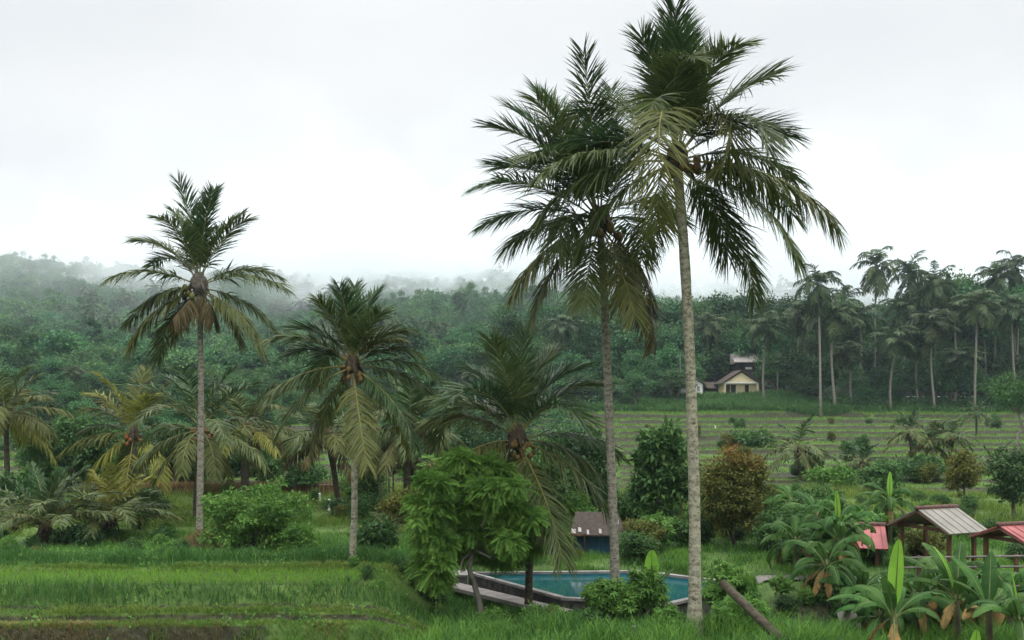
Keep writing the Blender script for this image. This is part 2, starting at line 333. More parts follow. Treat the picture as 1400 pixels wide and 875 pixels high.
# ------------------------------------------------------------------ leaves, crowns, trees
def cards(mb, p, a, n, L, W, m=0):
    w = nrm(np.cross(a, n)); n2 = np.cross(w, a)
    L = np.broadcast_to(L, (len(p),))[:, None]; W = np.broadcast_to(W, (len(p),))[:, None]
    v = np.stack([p, p+a*L*.45+w*W*.5+n2*W*.12, p+a*L-n2*L*.12, p+a*L*.45-w*W*.5+n2*W*.12], 1)
    mb.add(v.reshape(-1, 3), np.arange(len(p)*4).reshape(-1, 4), m=m)
def rdir(n, r=None): return nrm((r or rng).normal(size=(n, 3)))
def clump_leaves(mb, c, r, k, L, W, droop=.2, kind='simple', m=0, flat=1.):
    """leaves in clumps: c (n,3) centres, r (n) radii, k leaves each"""
    n = len(c); idx = np.repeat(np.arange(n), k); d = rdir(n*k); d[:, 2] = np.where(d[:, 2] < 0, d[:, 2]*.6, d[:, 2]); 
    rad = rng.random(n*k)**.45
    p = c[idx]+d*np.array([1, 1, flat])*(r[idx]*rad)[:, None]
    a = nrm(d*.7+rdir(n*k)*.7+np.array([0, 0, -droop])); nn = nrm(d*.5+np.array([0, 0, .8])+rdir(n*k)*.6)
    s = .7+.6*rng.random(n*k)
    if kind == 'simple':
        cards(mb, p, a, nn, L*s, W*s, m)
    elif kind == 'palmate':
        w = nrm(np.cross(a, nn)); n2 = np.cross(w, a)
        for ang in (-100, -50, 0, 50, 100):
            t = R(ang); b = nrm(a*math.cos(t)+w*math.sin(t)-n2*.25)
            cards(mb, p, b, n2, L*s*(1-.25*abs(ang)/100), W*s, m)
    elif kind == 'pinnate':
        w = nrm(np.cross(a, nn)); n2 = np.cross(w, a)
        for t in np.linspace(.15, 1, 9):
            q = p+a*(L*s*t)[:, None]-np.array([0, 0, 1])*(L*s*.35*t*t)[:, None]
            for sg in (-1, 1):
                b = nrm(w*sg+a*.45-np.array([0, 0, .35])); l = L*.42*(1-.5*abs(t-.45))
                cards(mb, q, b, n2, l*s, W*s, m)
def limb_path(a, b, sag=.15, k=6):
    t = np.linspace(0, 1, k)[:, None]; a = np.asarray(a, float); b = np.asarray(b, float)
    mid = np.array([0, 0, np.linalg.norm(b-a)*sag])
    return a*(1-t)+b*t-mid*np.sin(t*math.pi)+ .06*np.linalg.norm(b-a)*rng.normal(size=(k, 3))*np.sin(t*math.pi)
def ell_clumps(n, c, r, rr, low=-.75, shell=.55):
    d = rdir(n*3); d = d[d[:, 2] > low][:n]
    rad = shell+(1-shell)*rng.random(len(d))**.6
    rad = np.where(rng.random(len(d)) < .2, rad*.5, rad)*(.8+.4*rng.random(len(d)))
    return np.asarray(c)+d*np.asarray(r)*rad[:, None], rr*(.65+.7*rng.random(len(d)))
def broad(name, label, cat, loc, h, cr, cz, nclump, k, rclump, L, W, lm, tr=.12, bark='bark', kind='simple', group=None, droop=.2,
          low=-.75, lean=(0, 0), nlimb=9, flat=.8, shell=.55, stems=1, extra=None):
    """tree or bush: h total height, cr crown radii, cz crown centre height"""
    root = thing(name, label, cat, loc, 0, group)
    c0 = np.array([lean[0], lean[1], cz])
    c, r = ell_clumps(nclump, c0, np.asarray(cr)-rclump*.5, rclump, low, shell)
    if extra is not None:
        e = np.repeat(np.array([(a_*.9, rng.normal()*.65, b_, q_*.9) for a_, b_, q_ in extra]), 5, 0); c = e[:, :3]+rdir(len(e))*e[:, 3:]*1.0; r = e[:, 3]*(.6+.4*rng.random(len(e)))
    mb = MB()
    for s in range(stems):
        b = np.array([0, 0, -.15])+(rng.normal(size=3)*np.array([.35, .35, 0])*cr[0]*.4 if stems > 1 else 0)
        fork = np.array([lean[0]*.6, lean[1]*.6, max(cz-cr[2]*.55, .25)])+rng.normal(size=3)*.05*cr[0]
        tube(mb, limb_path(b, fork, 0), np.linspace(tr*1.25, tr*.8, 6), 9)
        for i in rng.choice(len(c), min(nlimb, len(c)), replace=False):
            tube(mb, limb_path(fork, c[i], .12), np.linspace(tr*.6, tr*.1, 6), 5)
    mb.build('trunk', M[bark], root, smooth=True)
    cm = MB(); clump_leaves(cm, c, r, k, L, W, droop, kind, 0, flat); cm.build('crown', lm if isinstance(lm, list) else M[lm], root)
    return root
def frond(mb, base, az, e0, droop, L, nl, Lf, wf, hang, dih, r=rng, m=0, mr=1, bend=0., rad=.035, pet=.17, gaps=0.):
    K = 15; s = np.linspace(0, 1, K)
    e = e0-droop*s**1.35; A = az+bend*s**1.5
    T = np.stack([np.cos(e)*np.cos(A), np.cos(e)*np.sin(A), np.sin(e)], -1)
    pts = np.asarray(base)+np.vstack([np.zeros(3), np.cumsum((T[1:]+T[:-1])/2*L/(K-1), 0)])
    tube(mb, pts, rad*(1-.9*s**.8), 4, mr, cap=False)
    sl = np.linspace(pet, .995, nl); sl = np.concatenate([sl, sl])+r.normal(size=2*nl)*.004; sg = np.repeat([1., -1.], nl)
    if gaps: keep = r.random(2*nl) > gaps; sl = sl[keep]; sg = sg[keep]
    sl = np.clip(sl, 0, 1); n = len(sl)
    p = np.stack([np.interp(sl, s, pts[:, i]) for i in range(3)], -1)
    t = nrm(np.stack([np.interp(sl, s, T[:, i]) for i in range(3)], -1))
    Sd = nrm(np.stack([-np.sin(az+bend*sl), np.cos(az+bend*sl), 0*sl], -1)); U = nrm(np.cross(t, Sd))
    q = (sl-pet)/(1-pet); al = np.radians((64-32*q)*(.85 if e0 > 1.26 else 1.)+r.normal(size=n)*9)[:, None]; de = (dih+r.normal(size=n)*.16)[:, None]
    d0 = nrm(t*np.cos(al)+(Sd*sg[:, None]*np.cos(de)+U*np.sin(de))*np.sin(al))
    l = 1.22*Lf*(.58+.42*np.sin(math.pi*np.clip(q, 0, 1)**.62)**.8)*(.88+.24*r.random(n))
    hg = np.clip(hang*(.7+.6*r.random(n))*np.where(t[:, 2] > 0, .8, .25+.75*np.sqrt(np.clip(1-t[:, 2]**2, 0, 1))), 0, .95)[:, None]
    W = nrm(t-d0*(t*d0).sum(-1, keepdims=True)+r.normal(size=(n, 3))*.28)
    ps = [p]; dn = np.array([0, 0, -1.])
    for f in (.35, .75, 1.):
        d = nrm(d0*(1-hg*f)+dn*hg*f); ps.append(ps[-1]+d*(l/3)[:, None])
    ws = [wf*.55, wf, wf*.72]
    v = []
    for j in range(3): v += [ps[j]-W*ws[j]*.5, ps[j]+W*ws[j]*.5]
    v.append(ps[3]); v = np.stack(v, 1)
    b = np.arange(n)[:, None]*7
    qd = np.concatenate([b+np.array([[0, 1, 3, 2]]), b+np.array([[2, 3, 5, 4]])]); tr = b+np.array([[4, 5, 6]])
    mb.add(v.reshape(-1, 3), qd, tr, m=m)
def fit(dx, dz, e0, L):
    """droop and plan angle that carry a frond's tip to (dx across, dz up)"""
    s = np.linspace(0, 1, 15)
    for _ in range(12):
        lo, hi = R(-10), R(230)
        for _ in range(30):
            d = (lo+hi)/2; e = e0-d*s**1.35; z = ((np.sin(e[1:])+np.sin(e[:-1]))/2).mean()*L
            lo, hi = (d, hi) if z > dz else (lo, d)
        x = ((np.cos(e[1:])+np.cos(e[:-1]))/2).mean()*L
        if x >= abs(dx) and abs(z-dz) < .3: break
        L *= 1.05
    return d, math.acos(max(-1, min(1, dx/max(x, abs(dx), 1e-3)))), L
def trunk(mb, pts, r0, r1, n=12, flare=1.8, seg=40):
    pts = np.asarray(pts, float); t = np.linspace(0, 1, len(pts)); s = np.linspace(0, 1, seg)
    q = np.stack([np.interp(s, t, pts[:, i]) for i in range(3)], -1)
    for _ in range(6): q[1:-1] = (q[:-2]+2*q[1:-1]+q[2:])/4
    r = (r0+(r1-r0)*s)*(1+(flare-1)*np.exp(-s*18))*(1+.03*rng.normal(size=seg))
    tube(mb, q, r, n)
STY = {'g': ('frond_green', 'rachis', .5, .1), 'd': ('frond_deep', 'rachis', .42, .15), 'o': ('frond_olive', 'rachis', .58, 0.),
       'y': ('frond_yellow', 'rachis', .7, 0.), 'x': ('frond_dry', 'rachis_dark', .9, -.5)}
def palm(name, label, d, base, tp, c, fr, Lf, wf, nl, tm, r0, r1, nuts=0, nutm='coconut_brown', fib='fibre', cat='palm tree', group=None, fibr=.35, nutr=.12, hangk=1., Ls=1.):
    """palm from photo pixels: base, trunk way points tp, crown centre c, fronds (tip x, tip y, start elevation, length, +1 away/-1 towards, style)"""
    k = d/F; b = P(*base, d); b[2] = min(b[2], float(H(b[0], b[1]))+.05)
    root = thing(name, label, cat, b, 0, group)
    pts = [np.array([0, 0, -.2])]+[P(x, y, d)-b for x, y in tp]+[P(*c, d)-b]
    mb = MB(); trunk(mb, pts, r0, r1); mb.build('trunk', M[tm], root, smooth=True)
    cc = P(*c, d)-b
    for (tx, ty, e0, L, sg, st) in fr:
        L *= Ls; dx, dz = (tx-c[0])*k, (c[1]-ty)*k
        ch = math.hypot(dx, dz)
        if ch > .72*L: e0 = min(e0, math.degrees(math.atan2(dz, abs(dx)))+23); L = min(L, ch*1.07)
        dr, az, L = fit(dx, dz, R(e0), L)
        fm, rm, hg, dh = STY[st]
        m = MB(); az = az*sg
        up = max(0, math.sin(R(e0)))
        off = np.array([math.cos(az), math.sin(az), 0])*r1*.6+np.array([0, 0, (e0-40)/90*fibr*.8])
        frond(m, cc+off, az, R(e0), dr, L, nl, Lf*(.9+.2*rng.random())*(.85 if e0 > 72 else 1.), wf, min(.95, hg*hangk*(1.15-.55*up)), dh+.25*up, bend=rng.normal()*.28, gaps=.03+.1*rng.random() if st != 'x' else .35)
        m.build('frond', [M[fm], M[rm]], root)
    m = MB(); blob(m, cc+np.array([0, 0, -.04]), (fibr*.85, fibr*.85, fibr*1.25), 10, 8, jit=.5)
    for i in range(10):
        a = rng.random()*6.28; tube(m, [cc+np.array([math.cos(a)*fibr*.7, math.sin(a)*fibr*.7, 0]), cc+np.array([math.cos(a)*fibr*1.5, math.sin(a)*fibr*1.5, -.3-.4*rng.random()])], [.05, .02], 5)
    m.build('leaf_sheath', M[fib], root, smooth=True)
    if nuts:
        nm = blob(MB(), (0, 0, 0), (nutr, nutr, nutr*1.25), 10, 8).mesh('coconut', M[nutm], True)
        for i in range(nuts):
            a = -math.pi/2+rng.normal()*1.2; o = bpy.data.objects.new('coconut', nm); COL.objects.link(o); o.parent = root
            rr = fibr*(.9+.8*rng.random()); o.location = (cc[0]+math.cos(a)*rr, cc[1]+math.sin(a)*rr, cc[2]-.1-.55*rng.random())
    return root
def auto_fronds(c, k, n, L, sty, e_hi=82, e_lo=-25):
    """a natural whorl: tips from start elevation, droop and plan angle"""
    out = []; s = np.linspace(0, 1, 15)
    for i in range(n):
        f = (i+.5)/n; e0 = e_hi+(e_lo-e_hi)*f**.85+rng.normal()*5; az = i*2.39996+rng.normal()*.15
        dr = R(30+62*(1-abs(2*f-.9)**1.5)*(.8+.4*rng.random()))
        l = L*(.9+.2*rng.random())*(1 if f > .1 else .8)
        e = R(e0)-dr*s**1.35
        x = ((np.cos(e[1:])+np.cos(e[:-1]))/2).mean()*l; z = ((np.sin(e[1:])+np.sin(e[:-1]))/2).mean()*l
        st = sty[min(len(sty)-1, int(f*len(sty)))]
        out.append((c[0]+x*math.cos(az)/k, c[1]-z/k, e0, l, 1 if math.sin(az) > 0 else -1, st))
    return out

# ---- the two tall palms right of centre
palm('coconut_palm', 'tallest coconut palm, pale mottled trunk, standing right of centre in front of the pool', 28, (950, 850), [(950, 700), (944, 500), (936, 350)], (925, 215),
 [(938,20,87,4.2,1,'d'),(903,42,84,4.0,-1,'d'),(972,70,80,3.8,1,'d'),(866,78,78,4.1,-1,'d'),(988,108,74,3.7,-1,'g'),(878,132,74,3.8,-1,'g'),(925,85,86,3.6,-1,'d'),
  (1062,90,55,4.5,1,'g'),(1098,232,50,4.7,1,'g'),(1127,310,32,4.9,-1,'o'),(1078,356,16,4.5,-1,'g'),(1040,392,-4,4.6,1,'g'),(1088,172,56,4.7,1,'d'),(1108,275,40,4.9,1,'g'),
  (962,262,64,3.2,-1,'o'),(897,350,40,4.0,-1,'o'),(872,197,68,3.3,-1,'g'),(787,150,60,4.6,1,'g'),(735,250,42,4.9,-1,'g'),(745,205,50,4.7,1,'d'),(750,290,30,4.6,-1,'g'),(800,338,12,4.2,-1,'g'),
  (1000,330,-6,3.4,1,'g'),(868,390,-24,4.2,1,'o'),(820,230,50,3.6,1,'d'),(1030,230,48,3.6,-1,'g')],
 1.15, .046, 125, 'trunk_pale', .168, .14, 9, 'coconut_brown')
palm('coconut_palm', 'second tall coconut palm, slightly shorter with a wide dark crown, left of the tallest one', 30, (842, 830), [(840, 740), (832, 550), (826, 400)], (820, 300),
 [(655,266,36,4.9,-1,'d'),(697,326,20,4.2,1,'g'),(678,182,62,5.2,-1,'d'),(680,220,52,4.8,1,'d'),(738,112,72,5.7,1,'d'),(792,104,76,5.8,-1,'d'),(765,120,74,5.6,1,'g'),(850,102,80,5.7,1,'d'),
  (708,394,12,4.8,-1,'o'),(735,424,-8,4.8,-1,'o'),(788,408,-25,3.9,-1,'g'),(862,428,-22,4.4,-1,'o'),(897,402,0,4.3,1,'x'),(905,330,22,4.4,1,'g'),(930,282,36,4.8,1,'g'),(882,172,62,5.2,1,'d'),
  (715,245,50,4.6,-1,'g'),(760,350,14,3.4,-1,'g'),(730,160,66,5.,-1,'g'),(895,452,-40,4.8,1,'x'),(668,300,28,4.6,1,'d'),(700,140,66,5.2,1,'d')],
 1.1, .046, 112, 'trunk_grey', .142, .11, 6, 'coconut_brown', Ls=.833)
# ---- the tall palm on the left
palm('coconut_palm', 'tall slim coconut palm at left with a grey fibre bundle in its crown', 40.8, (272, 757), [(273, 700), (275, 560), (274, 450)], (272, 388),
 [(279,256,87,4.2,1,'d'),(230,287,80,4.4,1,'g'),(262,264,85,4.1,-1,'d'),(318,291,76,4.0,1,'g'),(343,310,64,3.6,-1,'g'),(185,328,57,4.1,1,'g'),(163,384,34,3.9,-1,'g'),(172,434,18,3.8,1,'g'),
  (190,470,4,3.8,-1,'o'),(207,482,-14,3.8,1,'g'),(396,396,38,4.1,-1,'g'),(367,442,18,3.7,1,'g'),(363,476,2,4.1,-1,'o'),(322,458,-12,3.2,1,'o'),(296,430,-38,2.0,-1,'x'),(256,430,-38,2.0,-1,'x'),
  (238,452,-20,3.,1,'o'),(234,318,74,3.7,-1,'g'),(300,275,80,4.,-1,'d'),(205,415,40,3.0,-1,'g'),(372,372,50,3.8,1,'g'),(190,355,50,3.7,1,'d')],
 .95, .056, 88, 'trunk_grey', .15, .10, 4, 'coconut_green', 'grey_fibre', fibr=.42)
# ---- palm left of centre
palm('coconut_palm', 'medium coconut palm with pale lower trunk on the brown mound left of centre', 33, (478, 803), [(482, 760), (485, 690), (484, 580)], (482, 497),
 [(486,391,87,2.7,1,'d'),(470,402,84,2.6,-1,'d'),(506,402,80,2.6,1,'d'),(437,418,72,2.5,-1,'g'),(526,432,70,2.4,-1,'g'),(378,466,48,2.9,-1,'g'),(370,546,28,3.2,-1,'g'),(392,482,42,2.8,1,'d'),
  (388,592,4,3.3,-1,'g'),(432,602,-16,2.9,1,'o'),(545,466,52,2.,-1,'o'),(602,548,32,3.2,1,'g'),(570,604,8,3.3,-1,'d'),(512,622,-24,3.1,-1,'o'),(550,612,-10,3.2,1,'o'),(562,482,46,2.4,1,'g'),(420,520,36,2.6,1,'g'),(405,450,60,2.7,1,'d'),(548,455,62,2.4,1,'g'),(590,510,48,2.9,1,'g')],
 .86, .048, 80, 'trunk_pale', .125, .085, 7, 'coconut_brown', fibr=.26, nutr=.09)
# ---- centre palm with drooping crown
palm('coconut_palm', 'coconut palm with broad drooping crown and brown nuts behind the feathery tree', 31.4, (722, 822), [(724, 760), (720, 700), (712, 640)], (708, 597),
 [(712,462,87,3.5,1,'d'),(668,474,84,3.7,-1,'g'),(758,484,84,3.5,1,'g'),(590,548,66,4.2,-1,'g'),(598,602,56,4.1,1,'g'),(582,575,62,4.2,1,'o'),(822,526,60,3.5,1,'g'),(852,622,38,4.2,1,'d'),(826,692,24,4.1,-1,'g'),
  (765,742,0,4.1,-1,'g'),(640,650,30,3.0,-1,'o'),(612,560,66,4.,-1,'d'),(790,580,56,3.3,-1,'d'),(740,700,10,3.2,-1,'o'),(672,690,4,3.,1,'o'),(810,640,40,3.6,1,'g'),(640,510,74,3.9,1,'d'),(790,508,70,3.4,1,'d'),(610,640,50,3.6,-1,'o')],
 1.05, .05, 90, 'trunk_dark', .117, .108, 22, 'coconut_brown', fibr=.32, nutr=.075, hangk=1.1, Ls=.9)
# ---- further palms
def apalm(label, d, base, tp, c, n, L, sty, tm, r0, r1, nuts=0, nutm='coconut_brown', e_hi=82, e_lo=-25, Lf=.85, wf=.075, nl=52, name='coconut_palm', group=None, fibr=.3):
    return palm(name, label, d, base, tp, c, auto_fronds(c, d/F, n+4, L, sty, e_hi, e_lo), Lf, wf, nl, tm, r0, r1, nuts, nutm, group=group, fibr=fibr)
palm('coconut_palm', 'yellowish coconut palm with bright orange nuts, left of the tall left palm', 56, (184, 700), [(183, 660), (183, 625)], (183, 592),
 [(192,506,86,4.,1,'o'),(150,516,76,4.2,-1,'y'),(228,522,74,4.1,1,'o'),(98,614,52,4.2,-1,'o'),(112,560,60,4.,1,'o'),(130,652,20,3.8,-1,'y'),(242,652,34,4.3,-1,'y'),(184,668,-10,3.2,-1,'y'),(258,588,55,4.0,1,'g'),(215,545,70,3.2,-1,'y'),
  (132,540,66,3.8,-1,'y'),(240,560,62,3.8,1,'o'),(160,640,10,3.,1,'o'),(105,590,56,4.1,1,'g')],
 1.1, .07, 66, 'trunk_dark', .16, .13, 14, 'coconut_orange', fibr=.3, nutr=.105)
apalm('dark green coconut palm with a blackish trunk directly behind the tall left palm', 50, (268, 740), [(268, 690), (270, 640)], (276, 585), 17, 4.3, 'ddggoo', 'trunk_dark', .16, .13, 6, 'coconut_orange')
apalm('coconut palm cut by the left edge of the picture', 58, (10, 690), [(10, 650), (9, 610)], (8, 565), 19, 3.6, 'goooy', 'trunk_dark', .17, .13, 3)
apalm('low stemless young palm, left one of the pair in the grass at far left', 42, (58, 762), [(60, 745)], (62, 722), 20, 3.3, 'dgggo', 'trunk_dark', .2, .2, 0, e_hi=86, e_lo=22, Lf=.6, wf=.06, fibr=.3)
apalm('low yellow-green young palm, right one of the pair in the grass at far left', 44, (140, 762), [(145, 740)], (150, 712), 18, 2.9, 'ygggo', 'trunk_dark', .2, .2, 0, e_hi=85, e_lo=20, Lf=.6, wf=.06, fibr=.32)
apalm('bushy coconut palm with a thick dark trunk right of the tall left palm', 60, (335, 690), [(335, 640)], (338, 585), 19, 3.8, 'goooyx', 'trunk_dark', .28, .2, 6, 'coconut_orange')
apalm('small coconut palm with a leaning brown trunk, left of the medium palm', 54, (466, 720), [(463, 690), (456, 640)], (447, 596), 15, 2.8, 'ggoox', 'trunk_dark', .17, .14, 3)
apalm('coconut palm behind the medium palm, its trunk clad in hanging brown leaves', 50, (556, 720), [(556, 680), (558, 630)], (560, 580), 17, 3.2, 'dgggo', 'trunk_dark', .22, .16, 5, fibr=.35)
for i, (x, t) in enumerate([(519, 640), (531, 622), (537, 632), (565, 640)]):
    apalm(['thin grey areca palm, leftmost of the slender group behind the medium palm', 'tallest thin areca palm in the slender group behind the medium palm', 'thin areca palm just right of the tallest in the slender group',
           'thin areca palm standing apart at the right of the slender group'][i], 52, (x, 722), [(x+1, 680)], (x, t), 7, 1.3, 'go', 'trunk_grey', .05, .04, 0, e_hi=80, e_lo=10, Lf=.45, wf=.06, nl=16, name='areca_palm', group='slender areca palms', fibr=.08)
apalm('young drooping palm at the foot of the areca palms', 46, (528, 752), [(528, 745)], (528, 738), 11, 2.3, 'goyx', 'trunk_dark', .12, .12, 0, e_hi=85, e_lo=10, Lf=.5, wf=.06, nl=24, fibr=.2)
# palms on the right-hand terraces
for (lab, d, bx, by, cx, cy, L, sty) in [
  ('full green coconut palm on the terraces right of the orange-tipped tree', 72, 1094, 690, 1091, 612, 3.0, 'dggo'),
  ('short young palm on the terraces between the full green palm and the grey roof', 70, 1180, 668, 1179, 632, 1.9, 'dgg'),
  ('thin palm on the terraces, leftmost of the row of three thin trunks', 80, 1246, 655, 1245, 590, 2.2, 'dggo'),
  ('yellowish thin palm, middle of the row of three thin trunks on the terraces', 80, 1276, 650, 1273, 604, 2.2, 'goo'),
  ('thin palm on the terraces, rightmost of the row of three thin trunks', 79, 1299, 655, 1298, 598, 2.2, 'dgg'),
  ('wide palm on the terraces near the right edge, above the red roof', 76, 1362, 680, 1358, 640, 2.7, 'dggo'),
  ('spiky small palm at the upper end of the terraces below the forest', 120, 1335, 585, 1335, 566, 2.3, 'dg')]:
    apalm(lab, d, (bx, by), [(bx, (by+cy)/2)], (cx, cy), 15, L, sty, 'trunk_dark', .13, .10, 0, Lf=.55, wf=.09, nl=24, group='palms on the right-hand terraces', fibr=.2)

POOL = np.array([(-1.35, 35.7), (4.6, 36.0), (7.9, 33.4), (4.7, 30.3), (1.7, 31.2)])
def inpool_pt(px, d): return -2 < (px-700)/F*d < 8.3 and 30.0 < d < 36.8
# ------------------------------------------------------------------ foreground and mid-ground trees and bushes
def place(px, d, dz=0): 
    x = (px-700)/F*d; return np.array([x, d, float(H(x, d))+dz])
# feathery tree, centre
k = 30/F; b = place(652, 30)
hh = (820-608)*k+.1
t1 = broad('feathery_tree', 'light green feathery-leaved tree in front of the pool, centre of the picture', 'tree', b, hh, (1.95, 1.7, 1.95), 3.4, 80, 62, .52, .34, .038, 'leaf_feather', .085, 'bark_pale', 'pinnate', low=-.6, lean=(-.25, 0), nlimb=18, flat=.6, droop=.05, shell=.5,
  extra=[(-.2,5.0,.36),(.45,4.75,.36),(-.85,4.7,.36),(1.05,4.3,.4),(-1.4,4.25,.38),(0,4.2,.45),(.6,3.8,.45),(-.75,3.7,.45),(1.55,3.6,.36),(-1.75,3.6,.36),(-.1,3.2,.45),(1.1,2.9,.4),(-1.35,2.9,.4),(-1.95,2.75,.3),(.35,2.6,.4),(-.6,2.4,.4),(1.7,2.6,.3),(-1.1,1.95,.32),(.9,2.1,.32),(-1.75,2.05,.26)])
broad('bush', 'large rounded dark green bush right of the tall left palm', 'bush', place(355, 38), 3, (2.2, 1.5, 1.5), 1.4, 100, 90, .42, .17, .085, 'leaf_bright', .08, 'bark', stems=3, low=-.9, flat=.6)
broad('bush', 'smaller yellow-green bush at the right foot of the large dark green bush', 'bush', place(405, 36.5), 2, (.75, .7, .65), .65, 36, 70, .26, .13, .06, 'leaf_bright', .05, 'bark', stems=2, low=-.9)
ot = leaf_mat('leaf_flush', [(.04,.058,.014),(.072,.082,.017),(.125,.115,.022)], .3, .45, 1.2, 0)
nt = ot.node_tree; hs = [n for n in nt.nodes if n.bl_idname == 'ShaderNodeHueSaturation'][0]; rp = [n for n in nt.nodes if n.bl_idname == 'ShaderNodeValToRGB'][0]
tc = N(nt, 'ShaderNodeTexCoord'); sp = N(nt, 'ShaderNodeSeparateXYZ'); nt.links.new(tc.outputs['Object'], sp.inputs[0])
no2 = N(nt, 'ShaderNodeTexNoise', Scale=1.6, Detail=2.0); nt.links.new(tc.outputs['Object'], no2.inputs['Vector'])
fz = math_(nt, 'ADD', math_(nt, 'MULTIPLY', math_(nt, 'SUBTRACT', sp.outputs[2], 3.35), .75), math_(nt, 'MULTIPLY', math_(nt, 'SUBTRACT', no2.outputs[0], .5), 1.5))
cl = N(nt, 'ShaderNodeClamp'); nt.links.new(fz, cl.inputs[0])
mxo = N(nt, 'ShaderNodeMixRGB'); nt.links.new(cl.outputs[0], mxo.inputs[0]); nt.links.new(rp.outputs[0], mxo.inputs[1]); mxo.inputs[2].default_value = (.2, .095, .018, 1)
nt.links.new(mxo.outputs[0], hs.inputs['Color']); M['leaf_flush'] = ot
broad('flush_tree', 'rounded tree with orange-red young leaves on top, right of the tallest palm', 'tree', place(1005, 42), 4.3, (1.6, 1.4, 1.85), 2.45, 130, 110, .4, .16, .075, 'leaf_flush', .08, 'bark', low=-.95, flat=.9, shell=.6)
broad('broadleaf_tree', 'dark green tree with large leaves between the two tall palm trunks', 'tree', place(902, 45), 5, (1.5, 1.3, 2.2), 2.9, 75, 60, .5, .36, .15, 'leaf_mid', .10, 'bark', low=-.9)
broad('broadleaf_tree', 'dense dark tree over the blue shed, left of the second tall palm', 'tree', place(792, 50), 5, (1.7, 1.5, 1.9), 2.9, 80, 80, .5, .22, .11, 'leaf_dark', .12, 'bark', low=-.95)
broad('broadleaf_tree', 'green tree filling the gap left of the blue shed', 'tree', place(745, 47), 5, (1.3, 1.2, 1.7), 2.2, 60, 70, .45, .22, .11, 'leaf_mid', .10, 'bark', low=-.95)
broad('broadleaf_tree', 'spreading green tree on the left between the edge palm and the yellowish palm', 'tree', place(95, 64), 5.5, (3.0, 2.3, 2.1), 3.4, 95, 80, .65, .28, .14, 'leaf_mid', .13, 'bark', low=-.9)
broad('broadleaf_tree', 'dark tree left of the bushy thick-trunked palm', 'tree', place(235, 66), 4.5, (1.9, 1.6, 1.8), 2.6, 60, 80, .55, .26, .13, 'leaf_dark', .12, 'bark', low=-.95)
broad('bush', 'round bush between the bushy thick-trunked palm and the left terraces', 'bush', place(372, 68), 3.5, (1.6, 1.3, 1.4), 1.5, 45, 70, .5, .26, .13, 'leaf_mid', .08, 'bark', low=-.95, stems=2)
broad('bush', 'low bush behind the yellowish palm, beside the brown reed strip', 'bush', place(205, 50), 2, (.9, .8, 1.0), .9, 36, 70, .36, .18, .08, 'leaf_mid', .06, 'bark', low=-.95, stems=2)
broad('bush', 'small dark bush at the foot of the low palms at far left', 'bush', place(105, 41.5), 1.4, (1.2, .7, .55), .5, 36, 60, .3, .16, .07, 'leaf_dark', .05, 'bark', low=-.95, stems=2)
broad('bush', 'yellow-brown shrub among the slender areca palms', 'bush', place(545, 47), 2, (.9, .7, .8), .8, 34, 60, .32, .18, .07, 'leaf_olive', .05, 'bark', low=-.95, stems=3)
broad('bush', 'leafy shrub in front of the areca palms, left of the feathery tree', 'bush', place(585, 42), 2.2, (.9, .8, .95), .95, 40, 60, .34, .17, .08, 'leaf_bright', .05, 'bark', low=-.95, stems=2)
broad('bush', 'clipped round bush at the left end of the pool deck', 'bush', place(592, 31.6), 1.1, (.45, .4, .45), .42, 26, 90, .2, .09, .05, 'leaf_dark', .04, 'bark', low=-.95, stems=2)
broad('bush', 'green bush with yellow-green top on the terraces left of the grey roof', 'bush', place(1205, 62), 2.4, (1.5, 1.1, 1.15), 1.1, 44, 70, .45, .22, .11, 'leaf_mid', .07, 'bark', low=-.95, stems=2)
broad('bush', 'yellowish bushy tree directly behind the grey roof', 'tree', place(1317, 56), 3, (1.15, 1.0, 1.45), 1.9, 40, 80, .45, .2, .09, 'leaf_olive', .07, 'bark', low=-.95)
broad('bush', 'dark green tree at the right edge behind the red roof', 'tree', place(1385, 50), 4, (1.2, 1.0, 1.6), 2.2, 46, 80, .48, .2, .1, 'leaf_dark', .09, 'bark', low=-.95)
broad('bush', 'dark bush between the orange-tipped tree and the banana clump', 'bush', place(1072, 40), 2.3, (1.1, .9, 1.0), 1.0, 46, 70, .36, .17, .08, 'leaf_mid', .06, 'bark', low=-.95, stems=2)
broad('broadleaf_tree', 'tall leafy tree behind the banana clump, left of the small red roof', 'tree', place(1122, 43), 2.4, (1.2, 1.0, 1.0), 1.4, 50, 70, .42, .2, .09, 'leaf_mid', .07, 'bark', low=-.95)
broad('broadleaf_tree', 'grey-green bare-looking tree at the right edge of the terraces', 'tree', place(1390, 95), 7, (3.4, 2.6, 2.6), 5.2, 60, 70, .8, .3, .12, 'leaf_mid', .14, 'bark_pale', low=-.5)
